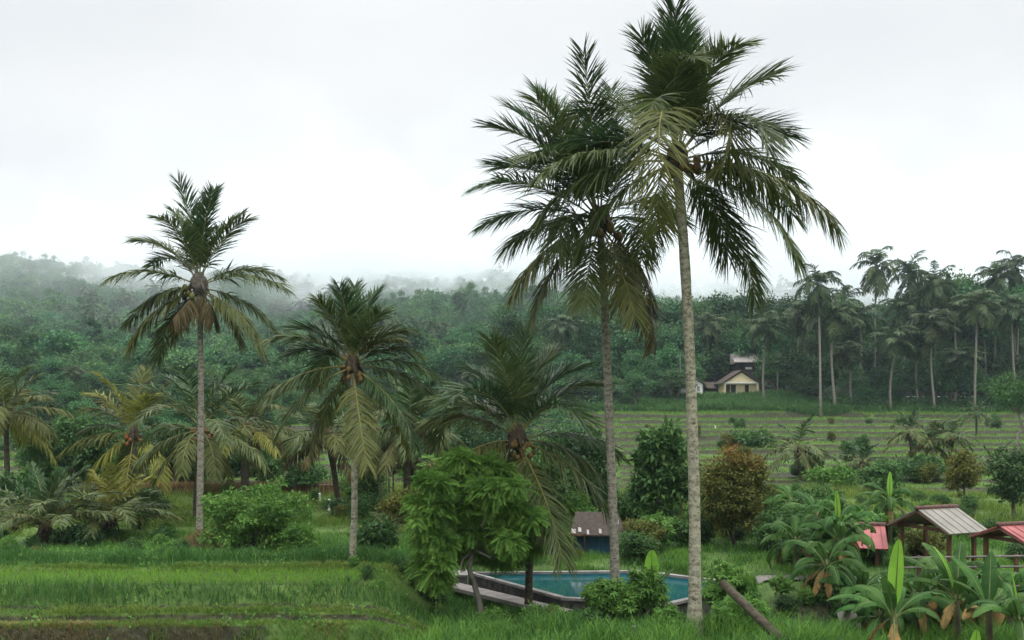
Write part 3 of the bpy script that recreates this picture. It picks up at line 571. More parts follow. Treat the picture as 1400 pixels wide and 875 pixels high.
for (lab, px, d, h, w, lm) in [
  ('hanging thicket on the terrace edge between the two tall palm trunks', 915, 84, 2.2, 2.2, 'leaf_mid'),
  ('dark shrub on the terraces right of the tallest palm', 1030, 100, 1.7, 2.6, 'leaf_mid'),
  ('pale shrub beside the path at the foot of the right terraces', 1140, 66, 1.6, 1.6, 'leaf_bright'),
  ('dark shrub at the foot of the right terraces, near the thin trunks', 1255, 72, 1.5, 2.2, 'leaf_mid'),
  ('bush at the left foot of the terraces, behind the drooping centre palm', 640, 78, 4.2, 3.0, 'leaf_dark'),
  ('bush at the terraces behind the drooping centre palm, right side', 770, 84, 3.2, 3.0, 'leaf_mid'),
  ('dark bush below the brown-clad palm, at the end of the left terraces', 590, 72, 4.0, 2.4, 'leaf_dark'),
  ('leafy bush in front of the left terraces beside the leaning palm', 420, 62, 2.0, 1.7, 'leaf_mid'),
  ('bush at the far left edge behind the low palms', 20, 54, 2.2, 1.8, 'leaf_mid'),
  ('dark bush behind the brown reed strip at left', 300, 76, 3.5, 3.0, 'leaf_dark')]:
    broad('bush', lab, 'bush', place(px, d), h, (w, w*.8, h*.52), h*.5, 50, 60, w*.26, d*.0038, d*.0019, lm, .07, 'bark', low=-.95, stems=2)
BP = [broad('bush', 'x', 'bush', (0, 0, 0), 2, (1.0, .95, .95), .95, 44, 60, .34, .17, .08, lm, .05, 'bark', low=-.95, stems=2, group='x') for lm in ('leaf_mid', 'leaf_bright', 'leaf_dark', 'leaf_olive')]
BP.append(broad('bush', 'x', 'bush', (0, 0, 0), 2, (.95, .9, .8), 1.15, 46, 14, .32, .24, .08, 'leaf_bright', .05, 'bark_pale', 'palmate', low=-.8, stems=3, group='x'))
BP.append(broad('bush', 'x', 'bush', (0, 0, 0), 2, (.9, .9, 1.0), 1.05, 40, 26, .34, .3, .11, 'leaf_mid', .05, 'bark', low=-.95, stems=2, group='x'))
bused = set()
random.seed(4)
def shrub(i, px, d, h, wf_, lab, grp):
    l = place(px, d, -.05); sc = (h/1.95*wf_, h/1.95*wf_, h/1.95); rz = random.random()*6.28
    if i in bused: return dup(BP[i], l, rz, sc, lab, grp)
    bused.add(i); r = BP[i]; r.location = l; r.rotation_euler = (0, 0, rz); r.scale = sc; r['label'] = lab; r['group'] = grp; return r
random.seed(21)
for (x0, x1, d0, d1, n, h0, h1, lab, grp) in [
  (690, 960, 37.5, 44, 16, .9, 2.0, 'bush in the thick shrubbery behind the pool and the blue shed', 'shrubbery behind the pool'),
  (690, 960, 46, 62, 20, .9, 2.2, 'bush in the thick shrubbery behind the pool and the blue shed', 'shrubbery behind the pool'),
  (862, 945, 37.5, 44, 10, .7, 1.7, 'bush in the thick shrubbery behind the pool and the blue shed', 'shrubbery behind the pool'),
  (862, 1062, 43, 52, 16, .7, 1.7, 'bush in the thick shrubbery behind the pool and the blue shed', 'shrubbery behind the pool'),
  (690, 756, 37.5, 44, 8, .8, 1.9, 'bush in the thick shrubbery behind the pool and the blue shed', 'shrubbery behind the pool'),
  (150, 480, 34.5, 46, 20, .25, .75, 'low bush in the grass between the tall left palm and the medium palm', 'low bushes around the left palms'),
  (430, 640, 29.2, 35, 16, .2, .6, 'low bush in the grass in front of the medium palm', 'low bushes before the medium palm'),
  (960, 1200, 36.5, 46, 22, .9, 2.3, 'bush in the shrubbery around the banana clump', 'shrubbery around the bananas'),
  (960, 1420, 46, 64, 44, .3, .95, 'bush in the green belt between the pavilions and the terraces', 'shrubs behind the pavilions'),
  (1200, 1420, 37.5, 46, 14, .6, 1.5, 'bush close behind the pavilions at right', 'shrubs close behind the pavilions'),
  (1040, 1220, 29.5, 33.5, 14, .4, 1.0, 'low bush at the foot of the banana clump', 'low bushes under the bananas'),
  (1220, 1420, 27, 30.5, 12, .4, .9, 'low bush in front of the dark railing', 'low bushes before the railing'),
  (640, 780, 28.6, 29.9, 9, .3, .8, 'low bush covering the slab ledge at the left of the pool', 'low bushes at the pool ledge'),
  (780, 960, 28.2, 29.8, 9, .5, 1.15, 'bush on the bank directly below the pool coping', 'bushes below the pool coping'),
  (700, 960, 27.0, 29.6, 14, .3, .75, 'low bush on the bank below the pool', 'low bushes below the pool'),
  (490, 690, 36.5, 46, 14, .5, 1.7, 'bush between the medium palm and the feathery tree', 'bushes left of the feathery tree'),
  (490, 690, 47, 62, 18, 1.2, 2.9, 'bush in the shrubbery behind the areca palms', 'shrubbery behind the areca palms'),
  (-10, 260, 37, 46, 26, .25, .8, 'low bush in the rough grass around the two low palms', 'low bushes at left'),
  (-10, 490, 46, 61, 40, .35, 1.3, 'bush in the fields between the left palms', 'bushes of the left fields'),
  (860, 1400, 70, 150, 34, .6, 1.7, 'shrub on the lips of the right-hand terraces', 'shrubs of the right-hand terraces'),
  (-10, 385, 63, 78, 22, 1.2, 3.2, 'bush behind the left palms below the terraces', 'bushes below the left terraces')]:
    for _ in range(n):
        px, d = random.uniform(x0, x1), random.uniform(d0, d1)
        if (d < 38 and inpool_pt(px, d)) or (d < 42 and 755 < px < 862) or (d < 42.5 and 945 < px < 1062): continue
        shrub(random.choice([0, 0, 1, 2, 3, 4, 5]), px, d, random.uniform(h0, h1), random.uniform(.8, 1.3), lab, grp)
for px, d, h, w_ in ((772, 38.6, .75, 1.0), (790, 38.9, .5, 1.0), (856, 39, 1.1, .9)):
    shrub(random.choice([0, 1, 3]), px, d, h, w_, 'low bush against the front of the blue shed', 'bushes by the blue shed')
# cassava-like bushes before the pool
for (lab, px, d, h, w) in [
  ('palmate-leaved bush before the pool, left of the second tall palm foot', 832, 29.5, 1.35, .85),
  ('taller palmate-leaved plant between the two tall palm feet', 884, 29.8, 1.75, .62),
  ('spreading palmate-leaved bush right of the tallest palm foot', 995, 29.5, 1.8, 1.0),
  ('low palmate-leaved bush under the leaning log', 1010, 27.6, 1.0, .8)]:
    broad('cassava_bush', lab, 'bush', place(px, d), h, (w, w*.9, h*.42), h*.68, 60, 16, .26, .19, .06, 'leaf_bright', .03, 'bark_pale', 'palmate', low=-.8, stems=4, nlimb=12, group='palmate-leaved bushes by the pool')
broad('bush', 'low weedy bush under the pool wall beside the centre palm foot', 'bush', place(742, 29.4), .8, (.7, .5, .4), .35, 34, 50, .2, .13, .06, 'leaf_bright', .03, 'bark', low=-.95, stems=2)
broad('bush', 'low weedy bush at the foot of the palmate-leaved bush', 'bush', place(790, 28.6), .7, (.8, .5, .35), .3, 34, 50, .2, .12, .06, 'leaf_mid', .03, 'bark', low=-.95, stems=2)

# ------------------------------------------------------------------ bananas
def banana_leaf(mb, base, az, e0, droop, L, W, tear=.3, fold=.35, twist=0., m=0, mr=1):
    K = 22; s = np.linspace(0, 1, K); e = e0-droop*s**1.5
    T = np.stack([np.cos(e)*math.cos(az), np.cos(e)*math.sin(az), np.sin(e)], -1)
    pts = np.asarray(base)+np.vstack([np.zeros(3), np.cumsum((T[1:]+T[:-1])/2*L/(K-1), 0)])
    tube(mb, pts, .03*(1-.85*s), 5, mr, cap=False)
    Sd0 = np.array([-math.sin(az), math.cos(az), 0]); U = nrm(np.cross(T, Sd0)); U = U*np.sign(U[:, 2:3]+.3*(e0 > 1.2)+1e-6)
    w = W*.5*np.sin(math.pi*np.clip((s-.16)/.84, 0, 1)**.75)**.55; w[s < .16] = 0
    Sd = Sd0*math.cos(twist)+U*math.sin(twist); Un = U*math.cos(twist)-Sd0*math.sin(twist)
    for sg in (1, -1):
        i = 3
        while i < K-1:
            n = int(rng.integers(1, 4)) if rng.random() < tear else int(rng.integers(4, 9)); j = min(K-1, i+n)
            g = slice(i, j+1); drop = tear*(rng.random()*.9); wv = w[g][:, None]*(1-.12*tear*rng.random())
            o1 = (Sd[g] if Sd.ndim > 1 else Sd)*sg*math.cos(fold)+Un[g]*math.sin(fold)
            a = pts[g]; b = a+o1*wv*.55+T[g]*wv*.12; c = a+o1*wv*(1-.25*drop)+T[g]*wv*.3-Un[g]*wv*.28-np.array([0, 0, 1])*wv*drop
            if j < K-1 and tear > .05: c[-1] = c[-1]-T[j]*L/(K-1)*.35; b[-1] = b[-1]-T[j]*L/(K-1)*.12
            v = np.stack([a, b, c], 1).reshape(-1, 3); q = []
            for k in range(len(a)-1): q += [(k*3, k*3+3, k*3+4, k*3+1), (k*3+1, k*3+4, k*3+5, k*3+2)]
            mb.add(v, q, m=m); i = j
def banana(label, px, d, hs, leaves, rs=.09, loc=None, group='banana plants at lower right'):
    b = place(px, d, -.03) if loc is None else loc
    root = thing('banana_plant', label, 'banana plant', b, 0, group)
    m = MB(); tube(m, [(0, 0, -.1), (.02, 0, hs*.5), (0, 0, hs), (0, 0, hs+.25)], [rs*1.25, rs, rs*.75, rs*.3], 10); m.build('stem', M['banana_stem'], root, smooth=True)
    for (az, e0, dr, L, W, tear, st) in leaves:
        m = MB(); a = R(az)
        banana_leaf(m, (math.cos(a)*rs*.4, math.sin(a)*rs*.4, hs), a, R(e0), R(dr), L, W, tear, .3 if st != 'n' else .55, rng.normal()*.15, 0, 1)
        m.build('leaf', [M[{'g': 'banana', 'n': 'banana_new', 'x': 'banana_dry'}[st]], M['midrib']], root, smooth=True)
    return root
def rl(n, L, W, tear=.35, e=(70, 20), seed=0, dry=1, new=1):
    out = []
    for i in range(n):
        f = i/max(1, n-1); out.append((i*137.5+seed*40+rng.normal()*10, e[0]+(e[1]-e[0])*f+rng.normal()*5, 80+60*rng.random(), L*(.85+.25*rng.random()), W*(.85+.3*rng.random()), tear*(.6+1.0*rng.random()), 'g'))
    for i in range(dry): out.append((rng.random()*360, -30, 50, L*.7, W*.7, .8, 'x'))
    for i in range(new): out.append((rng.random()*360, 86, 8, L*.8, W*.55, 0, 'n'))
    return out
banana('banana plant with one big upright bright leaf, nearest at lower right', 1222, 24, 1.45,
 [(-80, 86, 4, 1.95, .46, .02, 'n'), (178, 44, 75, 1.75, .42, .5, 'g'), (200, 52, 110, 1.4, .38, .4, 'g'), (-130, 76, 45, 1.3, .34, .1, 'g'), (10, 52, 85, 1.6, .4, .6, 'g'), (60, 60, 95, 1.5, .4, .5, 'g'), (-30, 45, 115, 1.2, .36, .6, 'g'), (-110, -25, 55, 1.1, .34, .9, 'x'), (150, -35, 50, 1.0, .3, .9, 'x'), (120, 55, 80, 1.5, .4, .4, 'g')], .11)
banana('banana plant with arching torn leaves, right of the big upright leaf', 1308, 26, 1.45,
 [(175, 50, 92, 1.7, .42, .5, 'g'), (110, 72, 60, 1.9, .42, .1, 'g'), (-100, 66, 40, 1.0, .36, .1, 'g'), (20, 58, 70, 1.6, .4, .3, 'g'), (60, 70, 40, 1.8, .4, .2, 'g'), (-60, 40, 90, 1.1, .34, .6, 'g'), (-140, -20, 60, 1., .3, .9, 'x'), (150, 78, 25, 1.5, .42, .05, 'n')], .09)
banana('banana plant with a pale torn upright leaf, beside the right-hand edge', 1352, 25, 1.35,
 [(60, 74, 22, 1.6, .44, .35, 'g'), (175, 62, 70, 1.5, .36, .4, 'g'), (-10, 45, 80, 1.5, .4, .6, 'g'), (-90, 50, 90, 1.2, .36, .4, 'g'), (120, 70, 50, 1.7, .4, .2, 'g'), (30, 40, 100, 1.4, .4, .6, 'g'), (-150, 30, 90, 1.1, .3, .7, 'x')], .09)
banana('banana plant cut by the lower right corner of the picture', 1393, 24, 1.3, rl(10, 1.7, .42, .5, (72, 30), 2, 1, 1), .09)
banana('young banana plant with a single erect leaf between the lower right plants', 1332, 23.6, .35, [(-85, 86, 5, .95, .32, 0, 'n'), (20, 60, 60, .8, .26, .2, 'g'), (170, 55, 70, .8, .26, .2, 'g')], .05)
for i, (px, d, hs, lab) in enumerate([
   (1118, 36, 2.0, 'banana plant at the left of the banana clump, before the orange roof'),
   (1146, 34, 1.9, 'banana plant with a yellow-green erect leaf in the middle of the banana clump'),
   (1088, 35, 1.3, 'low banana plant at the left end of the banana clump by the lawn'),
   (1176, 31, .35, 'low banana plant in front of the small red roof'),
   (1216, 42, 1.9, 'banana plant whose leaf arches over the small red roof'),
   (1262, 30, .9, 'low banana plant below the grey roof'),
   (1130, 31.5, 1.0, 'banana plant with drooping leaves at the front of the banana clump'),
   (1252, 27.5, 1.3, 'banana plant with ragged leaves just right behind the nearest one'),
   (1284, 29, 1.5, 'banana plant with ragged leaves in front of the grey-roofed pavilion posts'),
   (1378, 27.5, 1.4, 'banana plant in front of the red-roofed pavilion at the right edge'),
   (1338, 29, 1.3, 'banana plant with ragged leaves between the grey and the red pavilion'),
   (1203, 28, .7, 'banana plant with hanging leaves left behind the nearest one'),
   (1148, 33.5, 1.4, 'banana plant in front of the left corner of the small red roof'),
   (1082, 44, 1.7, 'banana plant with a pale shiny leaf behind the banana clump')]):
    banana(lab, px, d, hs, rl(12, 1.65, .46, .85, (78, 0), i, 4, 1 if i in (1, 4) else 0), .09)
banana('young banana plant with a yellow-green leaf between the two tall palm feet', 884, 31.0, .5, [(-90, 84, 3, 1.35, .52, 0, 'n'), (25, 52, 30, 1.1, .22, .2, 'g'), (160, 50, 70, .9, .26, .3, 'g')], .05, loc=np.array([(884-700)/F*31.0, 30.0, -.15]))

# ------------------------------------------------------------------ forest wall at right, hill forest
def proto_tree(h, cr, cz, nc, k, rc, L, lm, bark='bark', trr=.3, low=-.8):
    return broad('forest_tree', 'x', 'tree', (0, 0, 0), h, cr, cz, nc, k, rc, L, L*.5, lm, trr, bark, low=low, nlimb=8, flat=.7)
def proto_palm(h, L, n, nl, Lf, wf, lm, seed, single=False, tr=.17, sty=(.35, .25)):
    root = thing('forest_palm', 'x', 'palm tree', (0, 0, 0)) if not single else None
    mb = MB(); lean = rng.normal(size=2)*h*.035
    tt = np.linspace(0, 1, 8)[:, None]; tube(mb, np.hstack([lean*tt**1.7+.15*np.sin(tt*5+seed), tt*(h+.5)-.5]), np.linspace(tr*1.2, tr*.8, 8), 7)
    if not single: mb.build('trunk', M['trunk_grey'], root, smooth=True); mb = MB()
    for i in range(n):
        f = (i+.5)/n; e0 = 86-150*f**1.1+rng.normal()*8
        frond(mb, (lean[0], lean[1], h), i*2.39996+rng.normal()*.2, R(e0), R(55+50*(1-f)+rng.normal()*12), L*(.8+.35*rng.random()), nl, Lf, wf, .6, .15, rad=.07, m=0 if not single else 1, mr=0 if not single else 1)
    if single: return mb
    mb.build('crown', M[lm], root); return root
FT = [proto_tree(17, (4.6, 4.4, 4.6), 11.5, 46, 70, 1.7, .62, 'forest'), proto_tree(20, (5.2, 5, 4.0), 15.0, 46, 70, 1.8, .62, 'forest'), proto_tree(13, (4.4, 4, 5.2), 7.5, 46, 70, 1.6, .6, 'forest'), proto_tree(10, (4.0, 3.8, 4.2), 5.0, 42, 70, 1.4, .55, 'forest')]
FP = [proto_palm(20, 4.6, 22, 30, 1.2, .17, 'forest_palm', 1), proto_palm(17, 4.4, 24, 30, 1.15, .17, 'forest_palm', 2), proto_palm(14, 4.4, 22, 30, 1.15, .17, 'forest_palm', 3)]
def gz(x, y): return float(H(x, y)) if y < 205 else float(HH(np.array([x]), np.array([y]))[0])
usedp = set()
def put(protos, i, px, d, top_py, label, group, hp, sc=None):
    """copy proto i so its top lands at photo row top_py"""
    x = (px-700)/F*d; z = gz(x, d); want = CAMZ+(HZ-top_py)/F*d-z
    s = want/hp[i]; sx = sc or s
    if i not in usedp and protos is FT or ('p', i) not in usedp and protos is FP:
        r = protos[i]; usedp.add(i if protos is FT else ('p', i)); r.location = (x, d, z); r.scale = (sx, sx, s); r.rotation_euler = (0, 0, random.random()*6.28)
        r['label'] = label; r['group'] = group; return r
    return dup(protos[i], (x, d, z), random.random()*6.28, (sx, sx, s), label, group)
HPT = [16.3, 19.2, 12.9, 9.4]; HPP = [23.5, 20.5, 17.5]
fpal = [
 (1122, 168, 358, 0, 'broad coconut palm rising at the left end of the right-hand forest'), (1195, 190, 332, 0, 'full-crowned coconut palm standing highest on the forest skyline at right'),
 (1246, 198, 342, 1, 'thin coconut palm with a small open crown on the skyline, right of the highest one'), (1277, 186, 356, 1, 'coconut palm on the skyline against the right-hand tree mass'),
 (1360, 188, 350, 0, 'coconut palm on the skyline near the right edge, left of the edge one'), (1392, 190, 336, 0, 'coconut palm on the skyline at the right edge of the picture'),
 (1218, 172, 440, 2, 'drooping coconut palm low in the forest front, its pale trunk leaning'), (1276, 172, 418, 1, 'coconut palm with a straight pale trunk in the forest front, middle one'),
 (1333, 171, 390, 0, 'coconut palm with the tallest bare pale trunk in the forest front'), (1254, 174, 446, 1, 'shadowed coconut palm behind the forest-front trunks'),
 (1388, 176, 395, 1, 'dark coconut palm in the forest at the right edge'), (1045, 176, 420, 2, 'hazy coconut palm above the cream house, right of the tallest palm'),
 (1140, 172, 405, 1, 'coconut palm below the broad one at the left end of the forest'), (1165, 176, 462, 2, 'low coconut palm in the forest right of the houses'),
 (775, 200, 425, 1, 'coconut palm in the forest behind the second tall palm trunk'), (738, 215, 440, 2, 'coconut palm in the forest left of the second tall palm trunk'),
 (880, 205, 405, 1, 'coconut palm in the forest between the two tall palm trunks'), (970, 200, 420, 2, 'coconut palm in the forest just right of the tallest palm trunk'),
 (1235, 188, 398, 1, 'feathery coconut palm rising out of the right-hand trees below the thin skyline palm'), (1308, 184, 402, 0, 'feathery coconut palm rising out of the tree mass right of centre of the dark wall'),
 (1348, 186, 412, 1, 'feathery coconut palm half sunk in trees left of the edge palms'), (1178, 184, 408, 0, 'feathery coconut palm half sunk in trees under the highest skyline palm'),
 (1092, 186, 404, 1, 'feathery coconut palm half sunk in trees left of the broad forest palm'), (1150, 196, 384, 2, 'small skyline palm between the broad forest palm and the highest one'),
 (1305, 176, 470, 2, 'low drooping palm between the forest-front trunks at right')]
for (px, d, ty, i, lab) in fpal:
    put(FP, i, px, d, ty, lab, 'coconut palms of the forest', HPP, sc=random.uniform(1.0, 1.2) if ty < 370 else random.uniform(1.05, 1.25))
zl = lambda px: ('broadleaf tree in the forest behind the two tall palm trunks' if px < 940 else 'broadleaf tree in the forest around the cream house' if px < 1080 else
                 'broadleaf tree in the dark forest wall on the right' if px < 1260 else 'broadleaf tree in the forest wall by the right edge')
env = lambda px: float(np.interp(px, [700, 760, 850, 960, 1060, 1110, 1160, 1200, 1250, 1290, 1330, 1360, 1420], [408, 405, 400, 398, 395, 400, 418, 405, 395, 372, 378, 395, 400]))
for d, step, dv, vr in [(232, 34, 0, 10), (214, 36, 18, 16), (200, 38, 42, 22), (188, 40, 70, 22), (177, 40, 105, 18)]:
    px = 690+random.random()*20
    while px < 1440:
        if not (d < 200 and 935 < px < 1062) :
            ty = env(px)+dv+random.uniform(-vr*.35, vr); i = random.choice([0, 1, 2] if dv < 60 else [2, 3, 3])
            s = put(FT, i, px, d+random.uniform(-5, 5), ty, zl(px), 'broadleaf trees of the forest', HPT)
            w = random.uniform(.85, 1.2); s.scale = (max(.7, min(1.15, s.scale[2]))*w,)*2+(s.scale[2],)
        px += step*random.uniform(.65, 1.25)
for (px, d, ty) in [(1290, 200, 364), (1310, 195, 372), (1272, 204, 382), (1332, 190, 384), (1348, 200, 390), (1255, 206, 392), (1150, 190, 405), (1100, 192, 395), (1385, 186, 385)]:
    put(FT, random.choice([0, 1]), px, d, ty, zl(px), 'broadleaf trees of the forest', HPT)
for (px, d, ty) in [(955, 196, 478), (975, 197, 470), (1035, 200, 462), (1058, 186, 478), (1000, 207, 450), (945, 190, 492)]:
    put(FT, 3, px, d, ty, zl(px), 'broadleaf trees of the forest', HPT)

zm = lambda px: 'small leafy tree in the scrub at the far left foot of the hill' if px < 170 else 'small leafy tree in the scrub behind the tall left palm' if px < 400 else 'small leafy tree in the scrub behind the medium palm' if px < 560 else 'small leafy tree in the scrub behind the drooping centre palm'
for d, step, v0, vr in [(200, 26, 500, 14), (184, 28, 512, 14), (165, 30, 522, 16), (145, 34, 536, 16), (126, 36, 552, 16), (108, 44, 572, 16), (92, 52, 588, 18), (80, 64, 600, 18)]:
    px = -30+random.random()*20
    while px < 730:
        if not (d < 112 and 385 < px < 512) and not (d < 150 and px > 600 and random.random() < .3):
            i = random.choice([2, 3, 3, 0]); s = put(FT, i, px, d+random.uniform(-6, 6), v0+random.uniform(-vr, vr), zm(px), 'small trees of the scrub at the hill foot', HPT)
            h_ = s.scale[2]; w_ = max(h_, .32)*random.uniform(.9, 1.35); s.scale = (w_, w_, h_)
        px += step*random.uniform(.6, 1.3)
for (px, d, v, i) in [(96, 190, 498, 1), (112, 196, 502, 2), (60, 150, 530, 2), (300, 150, 520, 1), (395, 160, 528, 2), (640, 170, 500, 1), (610, 150, 530, 2)]:
    put(FP, i, px, d, v, 'slim coconut palm standing in the scrub at the hill foot', 'palms in the scrub at the hill foot', HPP, sc=.6)

def hill_proto(cr, cz, nc, k, L, lm='hill_leaf'):
    mb = MB(); c, r = ell_clumps(nc, (0, 0, cz), np.array(cr)*.85, cr[0]*.34, -.55, .7)
    tube(mb, [(0, 0, -1), (0, 0, cz)], [.35, .2], 6, 0); clump_leaves(mb, c, r, k, L, L*.6, .2, m=1, flat=.65); return mb
HT = [hill_proto((4.5, 4.5, 4.0), 8, 28, 64, .72).mesh('hill_tree', [M['bark_pale'], M['hill_leaf']]), hill_proto((5.5, 5.5, 3.2), 10, 30, 64, .75).mesh('hill_tree', [M['bark_pale'], M['hill_leaf']]),
      hill_proto((3.6, 3.6, 5.0), 8.5, 26, 60, .7).mesh('hill_tree', [M['bark_pale'], M['hill_leaf']]), hill_proto((2.4, 2.4, 6.0), 8.5, 24, 56, .7).mesh('hill_tree', [M['bark_pale'], M['hill_leaf']])]
HPM = [proto_palm(12, 4.6, 16, 12, 1.2, .34, '', 5, True, .22).mesh('hill_palm', [M['trunk_grey'], M['forest_palm']]), proto_palm(9, 4.4, 15, 12, 1.2, .34, '', 6, True, .22).mesh('hill_palm', [M['trunk_grey'], M['forest_palm']])]
pts = []
y = 207.
while y < 745:
    st = 5.0+(y-205)*.008; half = 760/F*y
    for x in np.arange(-half, half, st): pts.append((x+rng.normal()*st*.3, y+rng.normal()*st*.3))
    y += st*.95
pts = [(x, y) for x, y in pts if y > 204]
zone = lambda px: 'on the hazy hillside at the far left' if px < 170 else 'on the hazy hillside behind the tall left palm' if px < 400 else 'on the hazy hillside behind the medium palm' if px < 600 else 'on the wooded hill behind the drooping centre palm' if px < 760 else 'on the far slope behind the right-hand forest'
stuff = MB(); nthing = 0; npalm = 0; visd = []
A = np.array(pts); Zs = HH(A[:, 0], A[:, 1]); PXs = 700+A[:, 0]/A[:, 1]*F
order = np.argsort(A[:, 1])
hor = np.full(2000, 999.)
lowc = [hill_proto((4.8, 4.8, 4.0), 7, 20, 24, 1.1) , hill_proto((3.8, 3.8, 4.8), 8, 18, 24, 1.05), hill_proto((5.6, 5.6, 3.0), 8.5, 20, 26, 1.15), hill_proto((2.6, 2.6, 6.0), 9, 16, 20, 1.0)]
lowv = [(np.concatenate(m.v), np.concatenate(m.q), np.concatenate(m.qm)) for m in lowc]
for k in order:
    x, y = A[k]; z = Zs[k]; px = PXs[k]; s = random.uniform(.42, .92)*(1.35 if random.random() < .12 else 1)
    topv = HZ-(z+10.5*s-CAMZ)/y*F; ii = int(px+300)
    if not 0 <= ii < 2000: continue
    wpx = int(3.5/y*F)
    if hor[max(0, ii-wpx):ii+wpx+1].max() < topv-2: continue        # fully behind nearer crowns and slopes
    hor[max(0, ii-wpx):ii+wpx+1] = np.minimum(hor[max(0, ii-wpx):ii+wpx+1], topv+5)
    inview = -30 < px < 1430 and not (740 < px < 1440 and y < 700 )
    pal = vnoise(x/40+3, y/40) > .12 and random.random() < .6 and y < 420
    if inview and pal and npalm < 110:
        o = bpy.data.objects.new('hill_palm', HPM[random.randrange(2)]); COL.objects.link(o); npalm += 1
        o.location = (x, y, z-.3); o.rotation_euler = (0, 0, random.random()*6.28); o.scale = (s*.95,)*3
        tag(o, 'coconut palm among the trees '+zone(px), 'palm tree', 'palms of the hazy hillside'); continue
    if inview and nthing < 285 and (y < 300 and random.random() < .55 or random.random() < .16):
        o = bpy.data.objects.new('hill_tree', HT[random.choice([0, 0, 1, 1, 2, 3])]); COL.objects.link(o); nthing += 1
        o.location = (x, y, z-2.2*s); o.rotation_euler = (0, 0, random.random()*6.28); o.scale = (s*random.uniform(.85, 1.2), s*random.uniform(.85, 1.2), s)
        tag(o, 'broadleaf tree '+zone(px), 'tree', 'trees of the hazy hillside'); continue
    v, q, qm = random.choice(lowv); a = random.random()*6.28; ca, sa = math.cos(a)*s, math.sin(a)*s
    v2 = np.stack([v[:, 0]*ca-v[:, 1]*sa, v[:, 0]*sa+v[:, 1]*ca, v[:, 2]*s], -1)+np.array([x, y, z-2.2*s])
    sel = qm == 1; stuff.add(v2, q[sel], m=0)
tag(stuff.build('hill_forest', M['hill_stuff']), 'mass of hazy forest covering the hill slopes behind', 'forest', kind='stuff')
print('hill', nthing, npalm, stuff.n)
dk = bpy.data.objects.new('conifer', hill_proto((2.2, 2.2, 5.0), 9, 30, 40, .9).mesh('conifer', [M['bark'], M['leaf_dark']])); COL.objects.link(dk)
q = P(628, 400, 330); dk.location = (q[0], 330, q[2]-13); tag(dk, 'dark pointed conifer rising above the misty mid hill', 'tree')

# ------------------------------------------------------------------ grasses and undergrowth
def blades(mb, p, h, w, lean=.35, m=0):
    n = len(p); a = rng.random(n)*6.283; dr = np.stack([np.cos(a), np.sin(a), 0*a], -1); b = rng.random(n)*6.283; wd = np.stack([np.cos(b), np.sin(b), 0*b], -1)
    h = np.broadcast_to(h, (n,))*(.6+.8*rng.random(n)); ln = (lean*(.3+1.2*rng.random(n))*h)[:, None]; hz = np.array([0, 0, 1.])
    w = np.broadcast_to(w, (n,))[:, None]
    m1 = p+dr*ln*.3+hz*(h*.55)[:, None]; tp = p+dr*ln+hz*(h*(.98-.25*lean))[:, None]
    v = np.stack([p-wd*w*.5, p+wd*w*.5, m1+wd*w*.45, m1-wd*w*.45, tp], 1); i = np.arange(n)[:, None]*5
    mb.add(v.reshape(-1, 3), i+np.array([[0, 1, 2, 3]]), i+np.array([[3, 2, 4]]), m=m)
def scatter(n, x0, x1, y0, y1, fn=None):
    x = x0+(x1-x0)*rng.random(n); y = y0+(y1-y0)*rng.random(n)
    if fn is not None: kk = rng.random(n) < fn(x, y); x, y = x[kk], y[kk]
    return x, y
def on(x, y, dz=-.03): return np.stack([x, y, H(x, y)+dz], -1)
def inpool(x, y, g=.6):
    c = POOL.mean(0); pp = c+(POOL-c)*(1+g/3.2); r = np.ones(x.shape, bool)
    for i in range(5):
        a, b2 = pp[i], pp[(i+1) % 5]; r &= ((b2[0]-a[0])*(y-a[1])-(b2[1]-a[1])*(x-a[0])) <= 0
    return r
def infr(x, y, m=60): return np.abs(x/y*F) < 700+m
YL = lambda x, y: y+.35*vnoise(x/3.+3, y*0+1)+.02*x
field = lambda x, y: (YL(x, y) > 28.95) & (YL(x, y) < 31.45) & (x < -4.4+.7*vnoise(y*1.5, x*0))
bare = lambda x, y: (x < -1.8) & (((YL(x, y) > 27.49) & (YL(x, y) < 27.56)) | ((YL(x, y) > 28.08) & (YL(x, y) < 28.15)) | ((YL(x, y) > 31.95) & (YL(x, y) < 32.2)) | ((YL(x, y) < 26.97) & (x < -6.5+2*vnoise(x/1.1, y*0+3)) & (fbm(x/1.4+2, y*.3) > -.3))) 
# tall foreground grass
tuft = lambda x, y: np.clip(.5+1.3*fbm(x/1.3, y/1.3), np.where((x < -1.5) & (y < 36), .5, .12), 1)
x, y = scatter(420000, -19, 21, 23.0, 46, lambda x, y: tuft(x, y)*infr(x, y)*(~inpool(x, y))*(~field(x, y))*(~bare(x, y))*(1-.8*((x > 8.2) & (y > 30.2) & (y < 36) & (x < 13)))*np.where(y > 37, .55, 1))
yl = y+.35*vnoise(x/3.+3, y*0+1)+.02*x
hgt = np.where(x < -2.2, np.interp(yl, [26, 26.9, 27, 27.5, 27.6, 28.1, 28.2, 28.5, 28.9, 29.1, 31.4, 32.2, 32.4, 33.3, 35, 40], [.45, .4, .16, .1, .16, .12, .42, .42, .32, .12, .08, .2, .5, .45, .3, .3]), np.interp(y, [23, 27, 30, 36, 40], [.62, .62, .4, .25, .3]))
hgt = hgt*(.55+.9*np.clip(.5+fbm(x/.8+9, y/.8), 0, 1.2))
dk_ = rng.random(len(x)) < np.where(x < -1.8, np.interp(yl, [27.5, 27.6, 28.0, 28.1, 28.6, 29, 31.8, 32.2, 34, 38], [.1, .8, .3, .9, .9, .1, .2, .9, .9, .45]), .35+.9*fbm(x/2.2+5, y/2.2))
